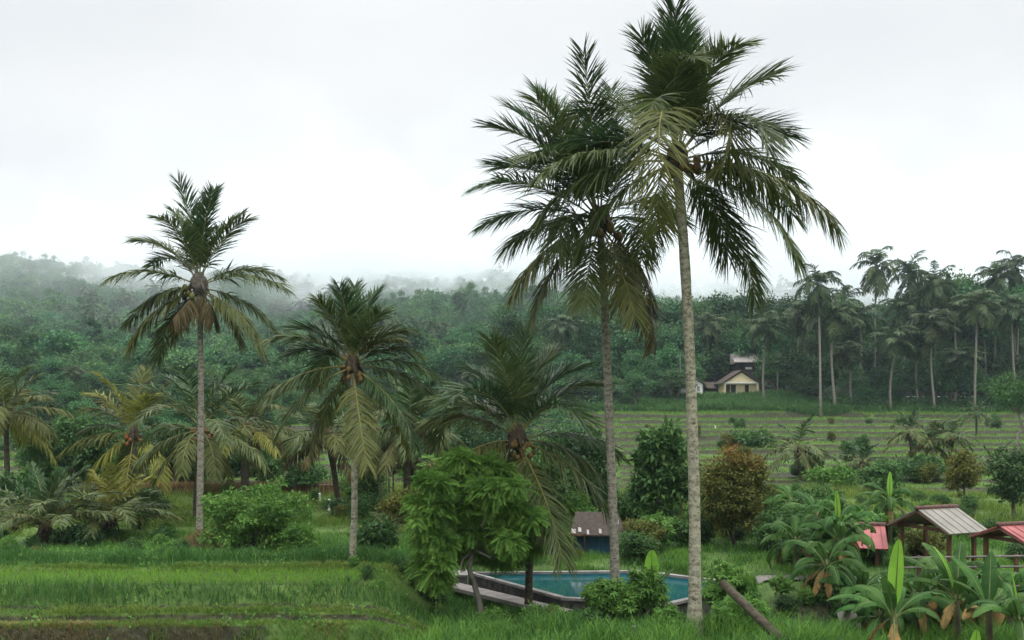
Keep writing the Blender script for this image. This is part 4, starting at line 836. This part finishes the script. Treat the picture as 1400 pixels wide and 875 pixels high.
mb = MB(); p = on(x, y); blades(mb, p[~dk_], hgt[~dk_], .017, .45); blades(mb, p[dk_], hgt[dk_], .019, .5, 1); tag(mb.build('tall_grass', [M['grass_tall'], M['grass_dark']]), 'tall green grass covering the near banks and field edges', 'grass', kind='stuff')
# short bund grass, yellower
x, y = scatter(90000, -19, -2, 26.9, 32.2, lambda x, y: infr(x, y)*(~field(x, y))*(~bare(x, y))*np.where((YL(x, y) > 31.4) | (YL(x, y) < 28.1), .9, .1))
mb = MB(); blades(mb, on(x, y), .13*(.5+np.clip(.6+1.4*fbm(x/.7, y/.5), 0, 1.6)), .016, .6); tag(mb.build('bund_grass', M['grass_short']), 'short yellow-green grass on the bunds of the rice field', 'grass', kind='stuff')
# rice
gx, gy = np.meshgrid(np.arange(-19, -4.5, .16), np.arange(28.4, 32.2, .22)); x = gx.ravel()+rng.normal(size=gx.size)*.015; y = gy.ravel()+rng.normal(size=gx.size)*.015
kk = field(x, y); x, y = np.repeat(x[kk], 9)+rng.normal(size=kk.sum()*9)*.025, np.repeat(y[kk], 9)+rng.normal(size=kk.sum()*9)*.025
mb = MB(); blades(mb, on(x, y), .19, .014, .35); tag(mb.build('rice_seedlings', M['rice']), 'bright green rice seedlings planted in rows', 'rice', kind='stuff')
# middle fields behind, up to the terraces
x, y = scatter(230000, -42, 48, 45, 65, lambda x, y: infr(x, y)*np.clip(.5+1.2*fbm(x/3, y/2), .1, 1))
hh2 = .3*(.35+1.6*np.clip(.4+1.3*fbm(x/2+4, y/1.5), 0, 1.5)); mb = MB(); blades(mb, on(x, y), hh2, .028, .45); tag(mb.build('meadow_grass', M['grass_short']), 'yellow-green grass of the fields between the palms', 'grass', kind='stuff')
# terrace lips and plots
x, y = scatter(700000, -95, 100, 64, 171, lambda x, y: infr(x, y)*1.0)
u = UU(x, y); f = u-np.floor(u); pt = plot(x, y)
pr = np.where(f < .09, 1., np.where(f > .9, np.clip(-.08+.8*fbm(x/4, y/3), .0, .5), np.where(pt > .5, .3, np.where(pt > .25, .08, .015))*np.clip(1+fbm(x/4, y/4), .2, 2)))
kk = rng.random(len(x)) < pr; x, y, f = x[kk], y[kk], f[kk]
mb = MB(); blades(mb, on(x, y), np.where(f < .09, .26, .17)*(.6+.8*rng.random(len(x))), y*.0008, .5); tag(mb.build('terrace_grass', M['terrace_grass']), 'grass along the lips of the rice terraces', 'grass', kind='stuff')
# bank below the houses and the forest edge
x, y = scatter(90000, 8, 120, 170, 184, lambda x, y: infr(x, y, 30)*np.where((x > 12) & (x < 58), 1, .35)*(y < np.where((x > 18) & (x < 58), 181.2, 178)))
mb = MB(); blades(mb, on(x, y), 1.05*(.6+.7*np.clip(.5+fbm(x/3, y/3), 0, 1)), .15, .55); tag(mb.build('bank_grass', M['bank_grass']), 'tall grass on the bank under the houses and along the forest foot', 'grass', kind='stuff')
n = 1500; x = rng.uniform(-100, 115, n); y = np.where(x > 5, rng.uniform(173, 182, n), rng.uniform(168, 205, n)); kk = infr(x, y)&~((x > 19) & (x < 56)); x, y = x[kk], y[kk]
mb = MB(); clump_leaves(mb, on(x, y, .6), .9+1.0*rng.random(len(x)), 60, .55, .26, .2); tag(mb.build('forest_undergrowth', M['forest']), 'leafy undergrowth along the foot of the forest', 'undergrowth', kind='stuff')
# bushy cover at the foot of the hill on the left, 100-170 m away
n = 260; x = rng.uniform(-95, 8, n); y = rng.uniform(95, 168, n); kk = infr(x, y) & ((x/y*F+700 < 385) | (x/y*F+700 > 510)); x, y = x[kk], y[kk]
mb = MB(); clump_leaves(mb, on(x, y, .8), 1.1+1.3*rng.random(len(x)), 160, .42, .2, .2); tag(mb.build('hedge_growth', M['forest']), 'shrubby growth between the left terraces and the hill', 'undergrowth', kind='stuff')
# broad-leaved weeds at the lower right and by the pool wall
x, y = scatter(900, -1.5, 17, 24, 31, lambda x, y: infr(x, y)*(~inpool(x, y))*np.clip(.35+fbm(x/1.5+3, y/1.5), .02, 1))
mb = MB(); clump_leaves(mb, on(x, y, .14), .12+.2*rng.random(len(x)), 26, .14, .06, .1); tag(mb.build('weeds', M['herb']), 'broad-leaved weeds among the grass at lower right', 'weeds', kind='stuff')
x, y = scatter(1700, -22, -1, 26.8, 52, lambda x, y: infr(x, y)*(~field(x, y))*np.clip(.2+fbm(x/2+3, y/2), .02, 1))
mb = MB(); clump_leaves(mb, on(x, y, .1), .1+.2*rng.random(len(x)), 22, .13, .055, .1); tag(mb.build('weeds', M['herb']), 'broad-leaved weeds in the grass on the left', 'weeds', kind='stuff')
# dry grass fringe on the cut bank at lower left
x, y = scatter(26000, -19, -4.5, 26.3, 27.3, lambda x, y: np.clip(.5+1.2*fbm(x/1.2, y/1.2), .05, 1)); p = on(x, y); 
mb = MB(); blades(mb, p, .2, .016, .9); tag(mb.build('dry_fringe', M['dry_grass']), 'dry grass hanging over the earth bank at lower left', 'grass', kind='stuff')
x, y = scatter(70, -14, -1.5, 26.5, 27.1); x = np.repeat(x, 16)+rng.normal(size=len(x)*16)*.05; y = np.repeat(y, 16)+rng.normal(size=len(y)*16)*.04
mb = MB(); blades(mb, on(x, y), .38, .018, .6); tag(mb.build('lip_tufts', M['grass_short']), 'yellow-green grass tufts along the edge of the earth bank', 'grass', kind='stuff')
# arching cane-like grass at the lower right
x, y = scatter(420, 9.0, 17, 23.4, 26.5, lambda x, y: np.clip(.5+fbm(x/1.5+8, y/1.5), .05, 1)); x = np.repeat(x, 14)+rng.normal(size=len(x)*14)*.06; y = np.repeat(y, 14)+rng.normal(size=len(y)*14)*.06
mb = MB(); blades(mb, on(x, y), .75, .03, .6); tag(mb.build('cane_grass', M['grass_tall']), 'broad arching grass around the banana plants', 'grass', kind='stuff')
# mounds at palm feet
def mound(label, px, d, r, h, lm, bl=900):
    b = place(px, d, -.1); root = thing('mound', label, 'mound', b)
    m = MB(); blob(m, (0, 0, 0), (r, r*.8, h), 18, 11, jit=.22); m.build('soil', M['fibre'], root, smooth=True)
    dd = rdir(bl); dd[:, 2] = abs(dd[:, 2]); m = MB(); blades(m, dd*np.array([r, r*.8, h])*.98, .3, .018, 1.0); o = m.build('grass_cover', M[lm], root); o['kind'] = 'stuff'
mound('shrubby mound of dry grass around the foot of the tall left palm', 277, 40.4, .75, .75, 'dry_grass', 1500)
mound('low brown earth mound at the foot of the medium palm', 455, 32.6, .95, .25, 'dry_grass', 500)

# ------------------------------------------------------------------ built things
def at(px, py, d): return P(px, py, d)
# pool
W0 = -.02
def offs(poly, g):
    c = poly.mean(0); return c+(poly-c)*(1+g/np.linalg.norm(poly-c, axis=1, keepdims=True))
pool = thing('swimming_pool', 'turquoise swimming pool with pale coping behind the two tall palm feet', 'swimming pool', (POOL[:, 0].mean(), POOL[:, 1].mean(), 0))
pc = np.array([POOL[:, 0].mean(), POOL[:, 1].mean()]); PL = (POOL-pc)[::-1]
def ring(mb, a, b, z0, z1):
    n = len(a); v = np.vstack([np.c_[a, np.full(n, z0)], np.c_[a, np.full(n, z1)], np.c_[b, np.full(n, z1)], np.c_[b, np.full(n, z0)]]); q = []
    for i in range(n):
        j = (i+1) % n
        for k in range(4): q.append((k*n+i, k*n+j, ((k+1) % 4)*n+j, ((k+1) % 4)*n+i))
    mb.add(v, q)
m = MB(); ring(m, PL, offs(PL, .26), -.05, .03); m.build('coping', M['grey_concrete'], pool)
m = MB(); ring(m, offs(PL, .02), offs(PL, .2), -.95, -.052); m.build('wall', M['dark_stone'], pool)
m = MB(); n5 = len(PL); v = np.vstack([np.c_[PL*.999, np.full(n5, -.12)], [[0, 0, -.12]]]); m.add(v, None, [(i, (i+1) % n5, n5) for i in range(n5)]); m.build('water', M['pool_water'], pool)
m = MB(); v = np.vstack([np.c_[PL*.998, np.full(n5, -.62)], np.c_[PL*.998, np.full(n5, -.05)]]); m.add(v, [(i, (i+1) % n5, n5+(i+1) % n5, n5+i) for i in range(n5)]); m.build('basin', M['pool_tile'], pool)
# ledge slab along the left front of the pool
a = np.array([-1.9, 35.2]); b2 = np.array([1.9, 30.45]); t_ = (b2-a)/np.linalg.norm(b2-a); n_ = np.array([-t_[1], t_[0]])*-1
if n_[1] > 0: n_ = -n_
m = MB(); cs = [a, b2, b2+n_*.7, a+n_*.7]; v = [(*c, -.36) for c in cs]+[(*c, -.24) for c in cs]
m.add(v, [(3,2,1,0),(4,5,6,7),(0,1,5,4),(1,2,6,5),(2,3,7,6),(3,0,4,7)])
tag(m.build('stone_ledge', M['pink_concrete']), 'pale slab ledge below the left front edge of the pool', 'ledge')
m = MB(); box(m, (-2.5, 35.5, -.7), (-1.6, 36.4, -.08)); box(m, (-2.6, 35.4, -.078), (-1.58, 36.5, -.01)); tag(m.build('pool_deck', M['grey_concrete']), 'grey concrete deck at the left end of the pool', 'deck')
# path and lawn edge to the right
m = MB(); v = []; 
for i, xx in enumerate(np.linspace(8.2, 13.5, 12)): v += [(xx, 34.0+.25*math.sin(i*.5), float(H(xx, 34.2))+.07), (xx, 34.9+.25*math.sin(i*.5), float(H(xx, 34.9))+.07)]
m.add(v, [(2*i, 2*i+2, 2*i+3, 2*i+1) for i in range(11)]); tag(m.build('path', M['pink_concrete']), kind='structure')
# leaning log
m = MB(); tube(m, [at(988, 797, 27.0), at(1030, 838, 26.0), at(1082, 888, 25.0)], [.11, .12, .13], 12); tag(m.build('leaning_log', M['trunk_dark'], smooth=True), 'dark bare log leaning in the grass right of the tallest palm foot', 'log')
# rocks
m = MB(); blob(m, (0, 0, 0), (.22, .18, .16), 9, 7, jit=.35); tag(m.build('rock', M['rock'], loc=place(868, 28.2, .12)), 'upper pale rock below the pool between the two tall palm feet', 'rock')
m = MB(); blob(m, (0, 0, 0), (.25, .2, .15), 9, 7, jit=.35); tag(m.build('rock', M['rock'], loc=place(872, 27.4, .1)), 'lower pale rock below the pool between the two tall palm feet', 'rock')
# tilted sheet by the bananas
m = MB(); box(m, (-.28, -.015, 0), (.28, .015, .62)); o = m.build('metal_sheet', M['tin_grey'], loc=place(1166, 29.2, .05)+np.array([0, 0, .05])); o.rotation_euler = (R(-15), R(-16), R(8)); tag(o, 'pale grey metal sheet leaning among the banana plants', 'metal sheet')

def gable_roof(mb, L, W, zr, ze, th=.05, m=0, seams=0, x0=0):
    """ridge along local x, length L, half width W"""
    for sg in (-1, 1):
        a = np.array([[-L/2, 0, zr], [L/2, 0, zr], [L/2, sg*W, ze], [-L/2, sg*W, ze]]); nn = np.array([0, sg*(zr-ze), W]); nn = nn/np.linalg.norm(nn)
        v = np.vstack([a+nn*th/2, a-nn*th/2]); mb.add(v, [(0,1,2,3),(7,6,5,4),(0,4,5,1),(1,5,6,2),(2,6,7,3),(3,7,4,0)], m=m)
        for i in range(seams):
            xx = -L/2+(i+.5)*L/seams; p0 = np.array([xx, sg*.05, zr-(zr-ze)*.05/W])+nn*(th/2+.012); p1 = np.array([xx, sg*W, ze])+nn*(th/2+.012)
            tube(mb, [p0, p1], .014, 4, m)
def pavilion(label, px, py, d, rz, L, W, rise, eave_h, roofm, ridge=True, rail=False, rails_x=None):
    p = P(px, py, d); zr = p[2]; ze = zr-rise; zb = ze-eave_h
    root = thing('pavilion', label, 'pavilion', (p[0], p[1], zb), R(rz)); h = zr-zb; e = ze-zb
    m = MB(); gable_roof(m, L, W, h, e, .05, 0, int(L/.33)); rf = m.build('roof', M[roofm], root)
    m = MB(); tube(m, [(-L/2-.05, 0, h+.04), (L/2+.05, 0, h+.04)], .085, 8)
    for i in range(int(L/.16)): blob(m, (-L/2+i*.16, 0, h+.055), (.095, .1, .07), 8, 5)
    m.build('ridge_cap', M['ridge_tile'], rf, smooth=True)
    for sx in (-1, 1):
        for sy in (-1, 1):
            m = MB(); box(m, (sx*(L/2-.35)-.06, sy*(W-.38)-.06, 0), (sx*(L/2-.35)+.06, sy*(W-.38)+.06, e+.12)); m.build('post', M['timber'], root)
    m = MB()
    for sy in (-1, 1): box(m, (-L/2+.05, sy*(W-.38)-.05, e+.0), (L/2-.05, sy*(W-.38)+.05, e+.13))
    for sx in (-1, 1): box(m, (sx*(L/2-.35)-.045, -W+.3, e-.02), (sx*(L/2-.35)+.045, W-.3, e+.1))
    for sx in (-1, 1):
        for sy in (-1, 1): tube(m, [(sx*(L/2-.04), 0, h-.1), (sx*(L/2-.04), sy*W*.98, e-.04)], .05, 4)
    m.build('roof_frame', M['timber'], root)
    m = MB(); box(m, (-L/2+.2, -W+.25, -.12), (L/2-.2, W-.25, .45)); m.build('platform', M['timber_dark'], root)
    return root
pavilion('open pavilion with a grey metal roof and red ridge, at right behind the bananas', 1281, 695, 36.0, 22, 1.85, 1.5, .72, 2.5, 'tin_grey')
pavilion('open pavilion with a bright red metal roof cut by the right edge', 1410, 717, 33, 18, 2.7, 1.3, .5, 2.3, 'tin_red')
pavilion('small hut with a red roof half hidden by bananas, left of the grey-roofed pavilion', 1183, 718, 38, -14, 1.4, 1.1, .75, 2.2, 'tin_red')
rl_ = thing('railing', 'dark timber railing with pale rails in front of the pavilions', 'railing', (0, 0, 0))
ra, rb = P(1225, 800, 32.5), P(1425, 800, 30.2)
for i in range(7):
    t = i/6; q = ra*(1-t)+rb*t; m = MB(); box(m, (q[0]-.05, q[1]-.05, q[2]-.6), (q[0]+.05, q[1]+.05, q[2]+.95)); m.build('post', M['timber'], rl_)
for z in (.9, .58, .26, -.02):
    m = MB(); tube(m, [ra+np.array([0, -.06, z]), rb+np.array([0, -.06, z])], .035, 6); m.build('rail', M['timber_grey'], rl_)
# blue shed
sh = thing('garden_shed', 'low blue shed with a patched dark roof behind the pool', 'shed', (P(815, 780, 41)[0], 41, -.02))
m = MB(); box(m, (-.85, -.7, -.2), (.9, .7, .8)); m.build('wall', M['blue_paint'], sh)
m = MB(); v = [(-1.15, -.95, .78), (1.2, -.95, .74), (.95, .6, 1.5), (-.8, .6, 1.55)]; v += [(x_, y_, z_+.06) for x_, y_, z_ in v]
m.add(v, [(0,1,2,3),(7,6,5,4),(0,4,5,1),(1,5,6,2),(2,6,7,3),(3,7,4,0)]); rf = m.build('roof', M['timber_dark'], sh)
for (x_, t_2, w_) in [(-.98, .1, .1), (-.72, .16, .07), (-.4, .06, .05), (.1, .1, .06), (.85, .5, .06), (.72, .75, .05)]:
    yy = -.95+1.55*t_2; zz = .86+.77*t_2; m = MB(); m.add([(x_-w_, yy-.1, zz-.04), (x_+w_*.8, yy-.14, zz-.05), (x_+w_, yy+.16, zz+.09), (x_-w_*.7, yy+.2, zz+.11)], [(0, 1, 2, 3)]); 
    m.build('roof_patch', M['tin_old'], rf)
fn = thing('post_fence', 'thin dark post-and-rail fence left of the blue shed', 'fence', (P(745, 770, 40)[0], 40, 0))
for i in range(5): m = MB(); box(m, (i*.4-.03, -.03, -.1), (i*.4+.03, .03, .88)); m.build('post', M['timber_dark'], fn)
m = MB(); box(m, (-.1, -.05, .78), (1.75, -.032, .85)); m.build('rail', M['timber'], fn)
# reed strip with a white cord
rd = thing('reed_fence', 'brown reed fence across the field at left below the terraces', 'fence', (0, 0, 0))
x = rng.uniform(-24, -9.5, 9000); y = 61.3+.0*x+.25*rng.normal(size=9000)*.4; p = on(x, y)
m = MB(); blades(m, p, .72, .05, .12); o = m.build('reeds', M['reed'], rd); o['kind'] = 'stuff'
m = MB(); tube(m, [(-15, 61, 1.22), (-12, 61, 1.17), (-9.5, 61, 1.2)], .025, 5); m.build('cord', M['timber_grey'], rd)
def post(label, px, py0, py1, d, w, mt, name='stake'):
    a, b_ = P(px, py0, d), P(px, py1, d); m = MB(); tube(m, [(0, 0, 0), (0, 0, (b_-a)[2])], [w, w*.85], 8); m.add(*[np.array([(-w, -w, (b_-a)[2]), (w, -w, (b_-a)[2]), (w, w, (b_-a)[2]+.02), (-w, w, (b_-a)[2]+.02)]), [(0, 1, 2, 3)]])
    o = m.build(name, M[mt], loc=a); return tag(o, label, 'post')
post('white stake standing before the brown reed fence', 437, 691, 675, 57, .06, 'white_wall')
post('short white marker post beside the leaning palm', 450, 704, 683, 53, .07, 'white_wall')
post('white marker post on the upper terraces right of the tallest palm', 978, 592, 582, 130, .1, 'white_wall')
post('grey utility pole rising left of the tallest palm trunk by the white hut', 930, 540, 482, 182, .14, 'timber_grey', 'utility_pole')
post('grey utility pole right of the cream house', 1063, 546, 508, 180, .12, 'timber_grey', 'utility_pole')

# houses on the terrace top
D = 186; k = D/F
hz = P(1012, 541, D); hs = thing('house', 'cream house with a gabled dark tile roof above the terraces', 'house', hz)
wl = 28*k; hw = 19*k; ap = 35*k
m = MB(); box(m, (-24*k, 0, 0), (26*k, 6, hw)); m.build('wall', M['cream'], hs)
m = MB(); m.add([(-21*k, -.9, hw-.1), (21*k, -.9, hw-.1), (0, -.9, ap-.45), (-21*k, -.7, hw-.1), (21*k, -.7, hw-.1), (0, -.7, ap-.45)], [(0,1,4,3),(1,2,5,4),(2,0,3,5)], [(0,2,1),(3,4,5)]); m.build('gable', M['cream'], hs)
m = MB(); 
for sg in (-1, 1):
    v = [(0, -1.3, ap), (0, 6.4, ap), (sg*28*k, 6.4, hw-.3), (sg*28*k, -1.3, hw-.3)]; v += [(a_, b_, c_-.16) for a_, b_, c_ in v]
    m.add(v, [(0,1,2,3),(7,6,5,4),(0,4,5,1),(1,5,6,2),(2,6,7,3),(3,7,4,0)])
rf = m.build('roof', M['tile_dark'], hs)
m = MB(); box(m, (-22*k, -1.0, hw-.32), (22*k, -.8, hw-.1)); m.build('fascia', M['white_wall'], rf)
for x_, w_ in ((-17, 4.5), (-9.5, 5.5), (9, 4)):
    m = MB(); box(m, (x_*k-w_*k/2, -.04, .2), (x_*k+w_*k/2, .0, 15*k)); o = m.build('door' if w_ > 5 else 'window', M['dark_void'], hs)
    m = MB(); box(m, (x_*k-w_*k/2-.1, -.07, .15), (x_*k-w_*k/2-.002, -.002, 15.6*k)); box(m, (x_*k+w_*k/2+.002, -.07, .15), (x_*k+w_*k/2+.1, -.002, 15.6*k)); m.build('frame', M['timber'], o)
for x_ in (-22, 22): m = MB(); box(m, (x_*k-.13, -.98, 0), (x_*k+.13, -.72, hw-.33)); m.build('column', M['cream'], hs)
m = MB(); box(m, (-26*k, -1.4, -.6), (34*k, 6.2, -.005)); m.build('plinth', M['grey_concrete'], hs)
m = MB(); v = [(27*k, -1, hw-.6), (44*k, -1, hw-1.2), (44*k, 5, hw-1.2), (27*k, 5, hw-.6)]; v += [(a_, b_, c_-.12) for a_, b_, c_ in v]; m.add(v, [(0,1,2,3),(7,6,5,4),(0,4,5,1),(1,5,6,2),(2,6,7,3),(3,7,4,0)]); m.build('lean_to_roof', M['tile_dark'], hs)
for x_ in (34, 43): m = MB(); box(m, (x_*k-.07, -.9, -.3), (x_*k+.07, -.76, hw-1.15)); m.build('post', M['timber_dark'], hs)
h2 = thing('house', 'upper house with a grey-brown metal roof rising behind the cream house', 'house', P(1020, 511, 194)); k2 = 196/F
m = MB(); box(m, (-14*k2, 0, -1), (16*k2, 5, 17*k2)); m.build('wall', M['timber_dark'], h2)
m = MB(); v = [(-18*k2, -1.1, 15*k2), (20*k2, -1.1, 15*k2), (15*k2, 2.6, 28*k2), (-14*k2, 2.6, 28*k2)]; v += [(a_, b_, c_+.1) for a_, b_, c_ in v]; m.add(v, [(0,1,2,3),(7,6,5,4),(0,4,5,1),(1,5,6,2),(2,6,7,3),(3,7,4,0)])
for i in range(15): tube(m, [((-17.5+2.6*i)*k2, -1.08, 15*k2+.13), ((-13.5+2.0*i)*k2, 2.55, 28*k2+.1)], .05, 4)
m.build('roof', M['tin_old'], h2)
m = MB(); box(m, (-20*k2, .5, 13*k2), (-14.2*k2, 1.2, 27*k2)); m.build('side_wall', M['grey_concrete'], h2)
m = MB(); box(m, (-1*k2, -.08, 6*k2), (8*k2, -.002, 9*k2)); m.build('balcony_rail', M['white_wall'], h2)
m = MB(); box(m, (-9*k2, -.05, 6*k2), (-3*k2, -.002, 14*k2)); m.build('window', M['dark_void'], h2)
h3 = thing('hut', 'small white gabled hut half hidden by the tallest palm trunk', 'hut', P(952, 540, 184), R(12)); k3 = 184/F
m = MB(); box(m, (-14*k3, 0, -.5), (9*k3, 4, 15*k3)); m.add([(-14*k3, 0, 15*k3), (9*k3, 0, 15*k3), (-2.5*k3, 0, 22*k3)], None, [(0, 1, 2)]); m.build('wall', M['white_wall'], h3)
m = MB()
for sg in (-1, 1):
    v = [(-2.5*k3, -.5, 23*k3), (-2.5*k3, 4.5, 23*k3), (-2.5*k3+sg*16*k3, 4.5, 14*k3), (-2.5*k3+sg*16*k3, -.5, 14*k3)]; v += [(a_, b_, c_+.12) for a_, b_, c_ in v]
    m.add(v, [(0,1,2,3),(7,6,5,4),(0,4,5,1),(1,5,6,2),(2,6,7,3),(3,7,4,0)])
m.build('roof', M['tin_grey'], h3)
m = MB(); box(m, (1*k3, -.05, 5*k3), (5*k3, -.002, 12*k3)); m.build('window', M['grey_concrete'], h3)
h5 = thing('long_shed', 'long low shed with a dark roof between the white hut and the cream house', 'shed', P(977, 541, 190)); k5 = 187/F
m = MB(); box(m, (-11*k5, 0, 0), (10*k5, 3, 12*k5)); m.build('wall', M['timber_dark'], h5)
m = MB(); v = [(-11*k5, -.5, 10*k5), (12*k5, -.5, 10*k5), (12*k5, 3, 19*k5), (-12*k5, 3, 19*k5)]; v += [(a_, b_, c_+.1) for a_, b_, c_ in v]; m.add(v, [(0,1,2,3),(7,6,5,4),(0,4,5,1),(1,5,6,2),(2,6,7,3),(3,7,4,0)]); m.build('roof', M['tile_dark'], h5)
h4 = thing('hut', 'tiny white hut at the foot of the hazy hillside at far left', 'hut', P(75, 543, 200)); k4 = 200/F
m = MB(); box(m, (-10*k4, 0, -1), (9*k4, 3, 8*k4)); m.build('wall', M['white_wall'], h4)
m = MB(); v = [(-13*k4, -.7, 7.5*k4), (12*k4, -.7, 7.5*k4), (9*k4, 2, 13*k4), (-10*k4, 2, 13*k4)]; v += [(a_, b_, c_+.1) for a_, b_, c_ in v]; m.add(v, [(0,1,2,3),(7,6,5,4),(0,4,5,1),(1,5,6,2),(2,6,7,3),(3,7,4,0)]); m.build('roof', M['tile_dark'], h4)
m = MB(); box(m, (-3*k4, -.05, 0), (0, -.002, 6*k4)); m.build('door', M['dark_void'], h4)

# ------------------------------------------------------------------ air
def vol_box(name, lo, hi, label):
    m_ = MB(); box(m_, lo, hi); mat, nt, out = newmat(name)
    o = m_.build(name, mat); tag(o, label, 'haze' if name == 'haze' else 'mist', kind='stuff'); o.display_type = 'WIRE'
    pv = N(nt, 'ShaderNodeVolumePrincipled'); nt.links.new(pv.outputs[0], out.inputs['Volume']); return mat, nt, pv
mat, nt, pv = vol_box('haze', (-1100, -90, -4), (1100, 1450, 150), 'thin pale blue haze filling the valley air')
pv.inputs['Color'].default_value = (.70, .88, 1, 1); pv.inputs['Density'].default_value = .00017; pv.inputs['Anisotropy'].default_value = .2
mat, nt, pv = vol_box('mist', (-420, 225, 6), (520, 690, 140), 'low cloud drifting along the wooded ridge')
L = nt.links.new
geo = N(nt, 'ShaderNodeNewGeometry'); sp = N(nt, 'ShaderNodeSeparateXYZ'); L(geo.outputs['Position'], sp.inputs[0])
def mr(v, a, b, c=0., d=1., smooth=True):
    n = nt.nodes.new('ShaderNodeMapRange'); n.interpolation_type = 'SMOOTHSTEP' if smooth else 'LINEAR'; L(v, n.inputs[0])
    for i, x_ in enumerate((a, b, c, d)): n.inputs[i+1].default_value = x_
    return n.outputs[0]
no = N(nt, 'ShaderNodeTexNoise', Scale=.021, Detail=5.0, Roughness=.6); L(geo.outputs['Position'], no.inputs['Vector'])
# height above the sloping line that the cloud base follows
hl = math_(nt, 'SUBTRACT', sp.outputs[2], math_(nt, 'MULTIPLY', math_(nt, 'SUBTRACT', sp.outputs[1], 400.), .08))
dn = math_(nt, 'MULTIPLY', mr(hl, 34., 78.), mr(no.outputs[0], .49, .62))
dn = math_(nt, 'MULTIPLY', dn, mr(hl, 112., 84., .12, 1.))
ang = math_(nt, 'DIVIDE', sp.outputs[0], sp.outputs[1])
dn = math_(nt, 'MULTIPLY', dn, math_(nt, 'ADD', .3, math_(nt, 'MULTIPLY', mr(ang, -.36, -.2, 0, .7), mr(ang, .1, .25, 1., .5))))
for s_, a_, b_ in ((0, -420, -330), (0, 520, 420), (1, 330, 430), (1, 690, 640), (2, 140, 118)): dn = math_(nt, 'MULTIPLY', dn, mr(sp.outputs[s_], a_, b_))
base = math_(nt, 'MULTIPLY', mr(sp.outputs[1], 230, 330), mr(sp.outputs[2], 120, 60)); base = math_(nt, 'MULTIPLY', base, .0007)
L(math_(nt, 'ADD', base, math_(nt, 'MULTIPLY', dn, .075)), pv.inputs['Density']); pv.inputs['Color'].default_value = (.94, .98, 1, 1)

# ------------------------------------------------------------------ sky, sun, camera
w = bpy.data.worlds.new('World'); S.world = w; w.use_nodes = True; nt = w.node_tree; L = nt.links.new
bg = nt.nodes['Background']; bg.inputs[1].default_value = .1
EL, AZ = R(58), R(-150)
sky = N(nt, 'ShaderNodeTexSky', sky_type='NISHITA', sun_disc=False, sun_elevation=EL, sun_rotation=AZ)
tc = N(nt, 'ShaderNodeTexCoord'); sp = N(nt, 'ShaderNodeSeparateXYZ'); L(tc.outputs['Generated'], sp.inputs[0])
mp = N(nt, 'ShaderNodeMapping'); mp.inputs['Scale'].default_value = (1, 1, 2.2); L(tc.outputs['Generated'], mp.inputs[0])
no = N(nt, 'ShaderNodeTexNoise', Scale=1.9, Detail=5.0, Roughness=.5); L(mp.outputs[0], no.inputs['Vector'])
cr = ramp(nt, [(.3, (.82, .842, .865)), (.66, (1.0, 1.0, 1.0))]); L(no.outputs[0], cr.inputs[0])
zg = N(nt, 'ShaderNodeMapRange'); zg.interpolation_type = 'SMOOTHSTEP'; L(sp.outputs[2], zg.inputs[0])
for i, x_ in enumerate((.34, 1., 10.0, 44.0)): zg.inputs[i+1].default_value = x_
vm = N(nt, 'ShaderNodeVectorMath', operation='SCALE'); L(cr.outputs[0], vm.inputs[0]); L(zg.outputs[0], vm.inputs['Scale'])
mx = N(nt, 'ShaderNodeMixRGB'); mx.inputs[0].default_value = .94; L(sky.outputs[0], mx.inputs[1]); L(vm.outputs[0], mx.inputs[2]); L(mx.outputs[0], bg.inputs[0])
sd = bpy.data.lights.new('sun', 'SUN'); sd.energy = 1.4; sd.angle = R(25); sd.color = (1, .97, .92)
so = bpy.data.objects.new('sun', sd); COL.objects.link(so); so.rotation_euler = (R(90)-EL, 0, R(35)); so.location = (0, 0, 60)
cd = bpy.data.cameras.new('camera'); co = bpy.data.objects.new('camera', cd); COL.objects.link(co); co.location = (0, 0, CAMZ); co.rotation_euler = (R(90), 0, 0)
cd.sensor_width = 36; cd.lens = F/1400*36; cd.shift_y = (HZ-437.5)/1400; cd.clip_start = .5; cd.clip_end = 6000; S.camera = co
S.view_settings.view_transform = 'Standard'; S.view_settings.look = 'None'; S.view_settings.gamma = 1; S.view_settings.exposure = 0; S.view_settings.use_curve_mapping = False
c = S.cycles; c.max_bounces = 9; c.diffuse_bounces = 3; c.glossy_bounces = 2; c.transmission_bounces = 4; c.volume_bounces = 8; c.transparent_max_bounces = 4
c.use_denoising = True; c.volume_step_rate = 1.5; c.volume_max_steps = 128
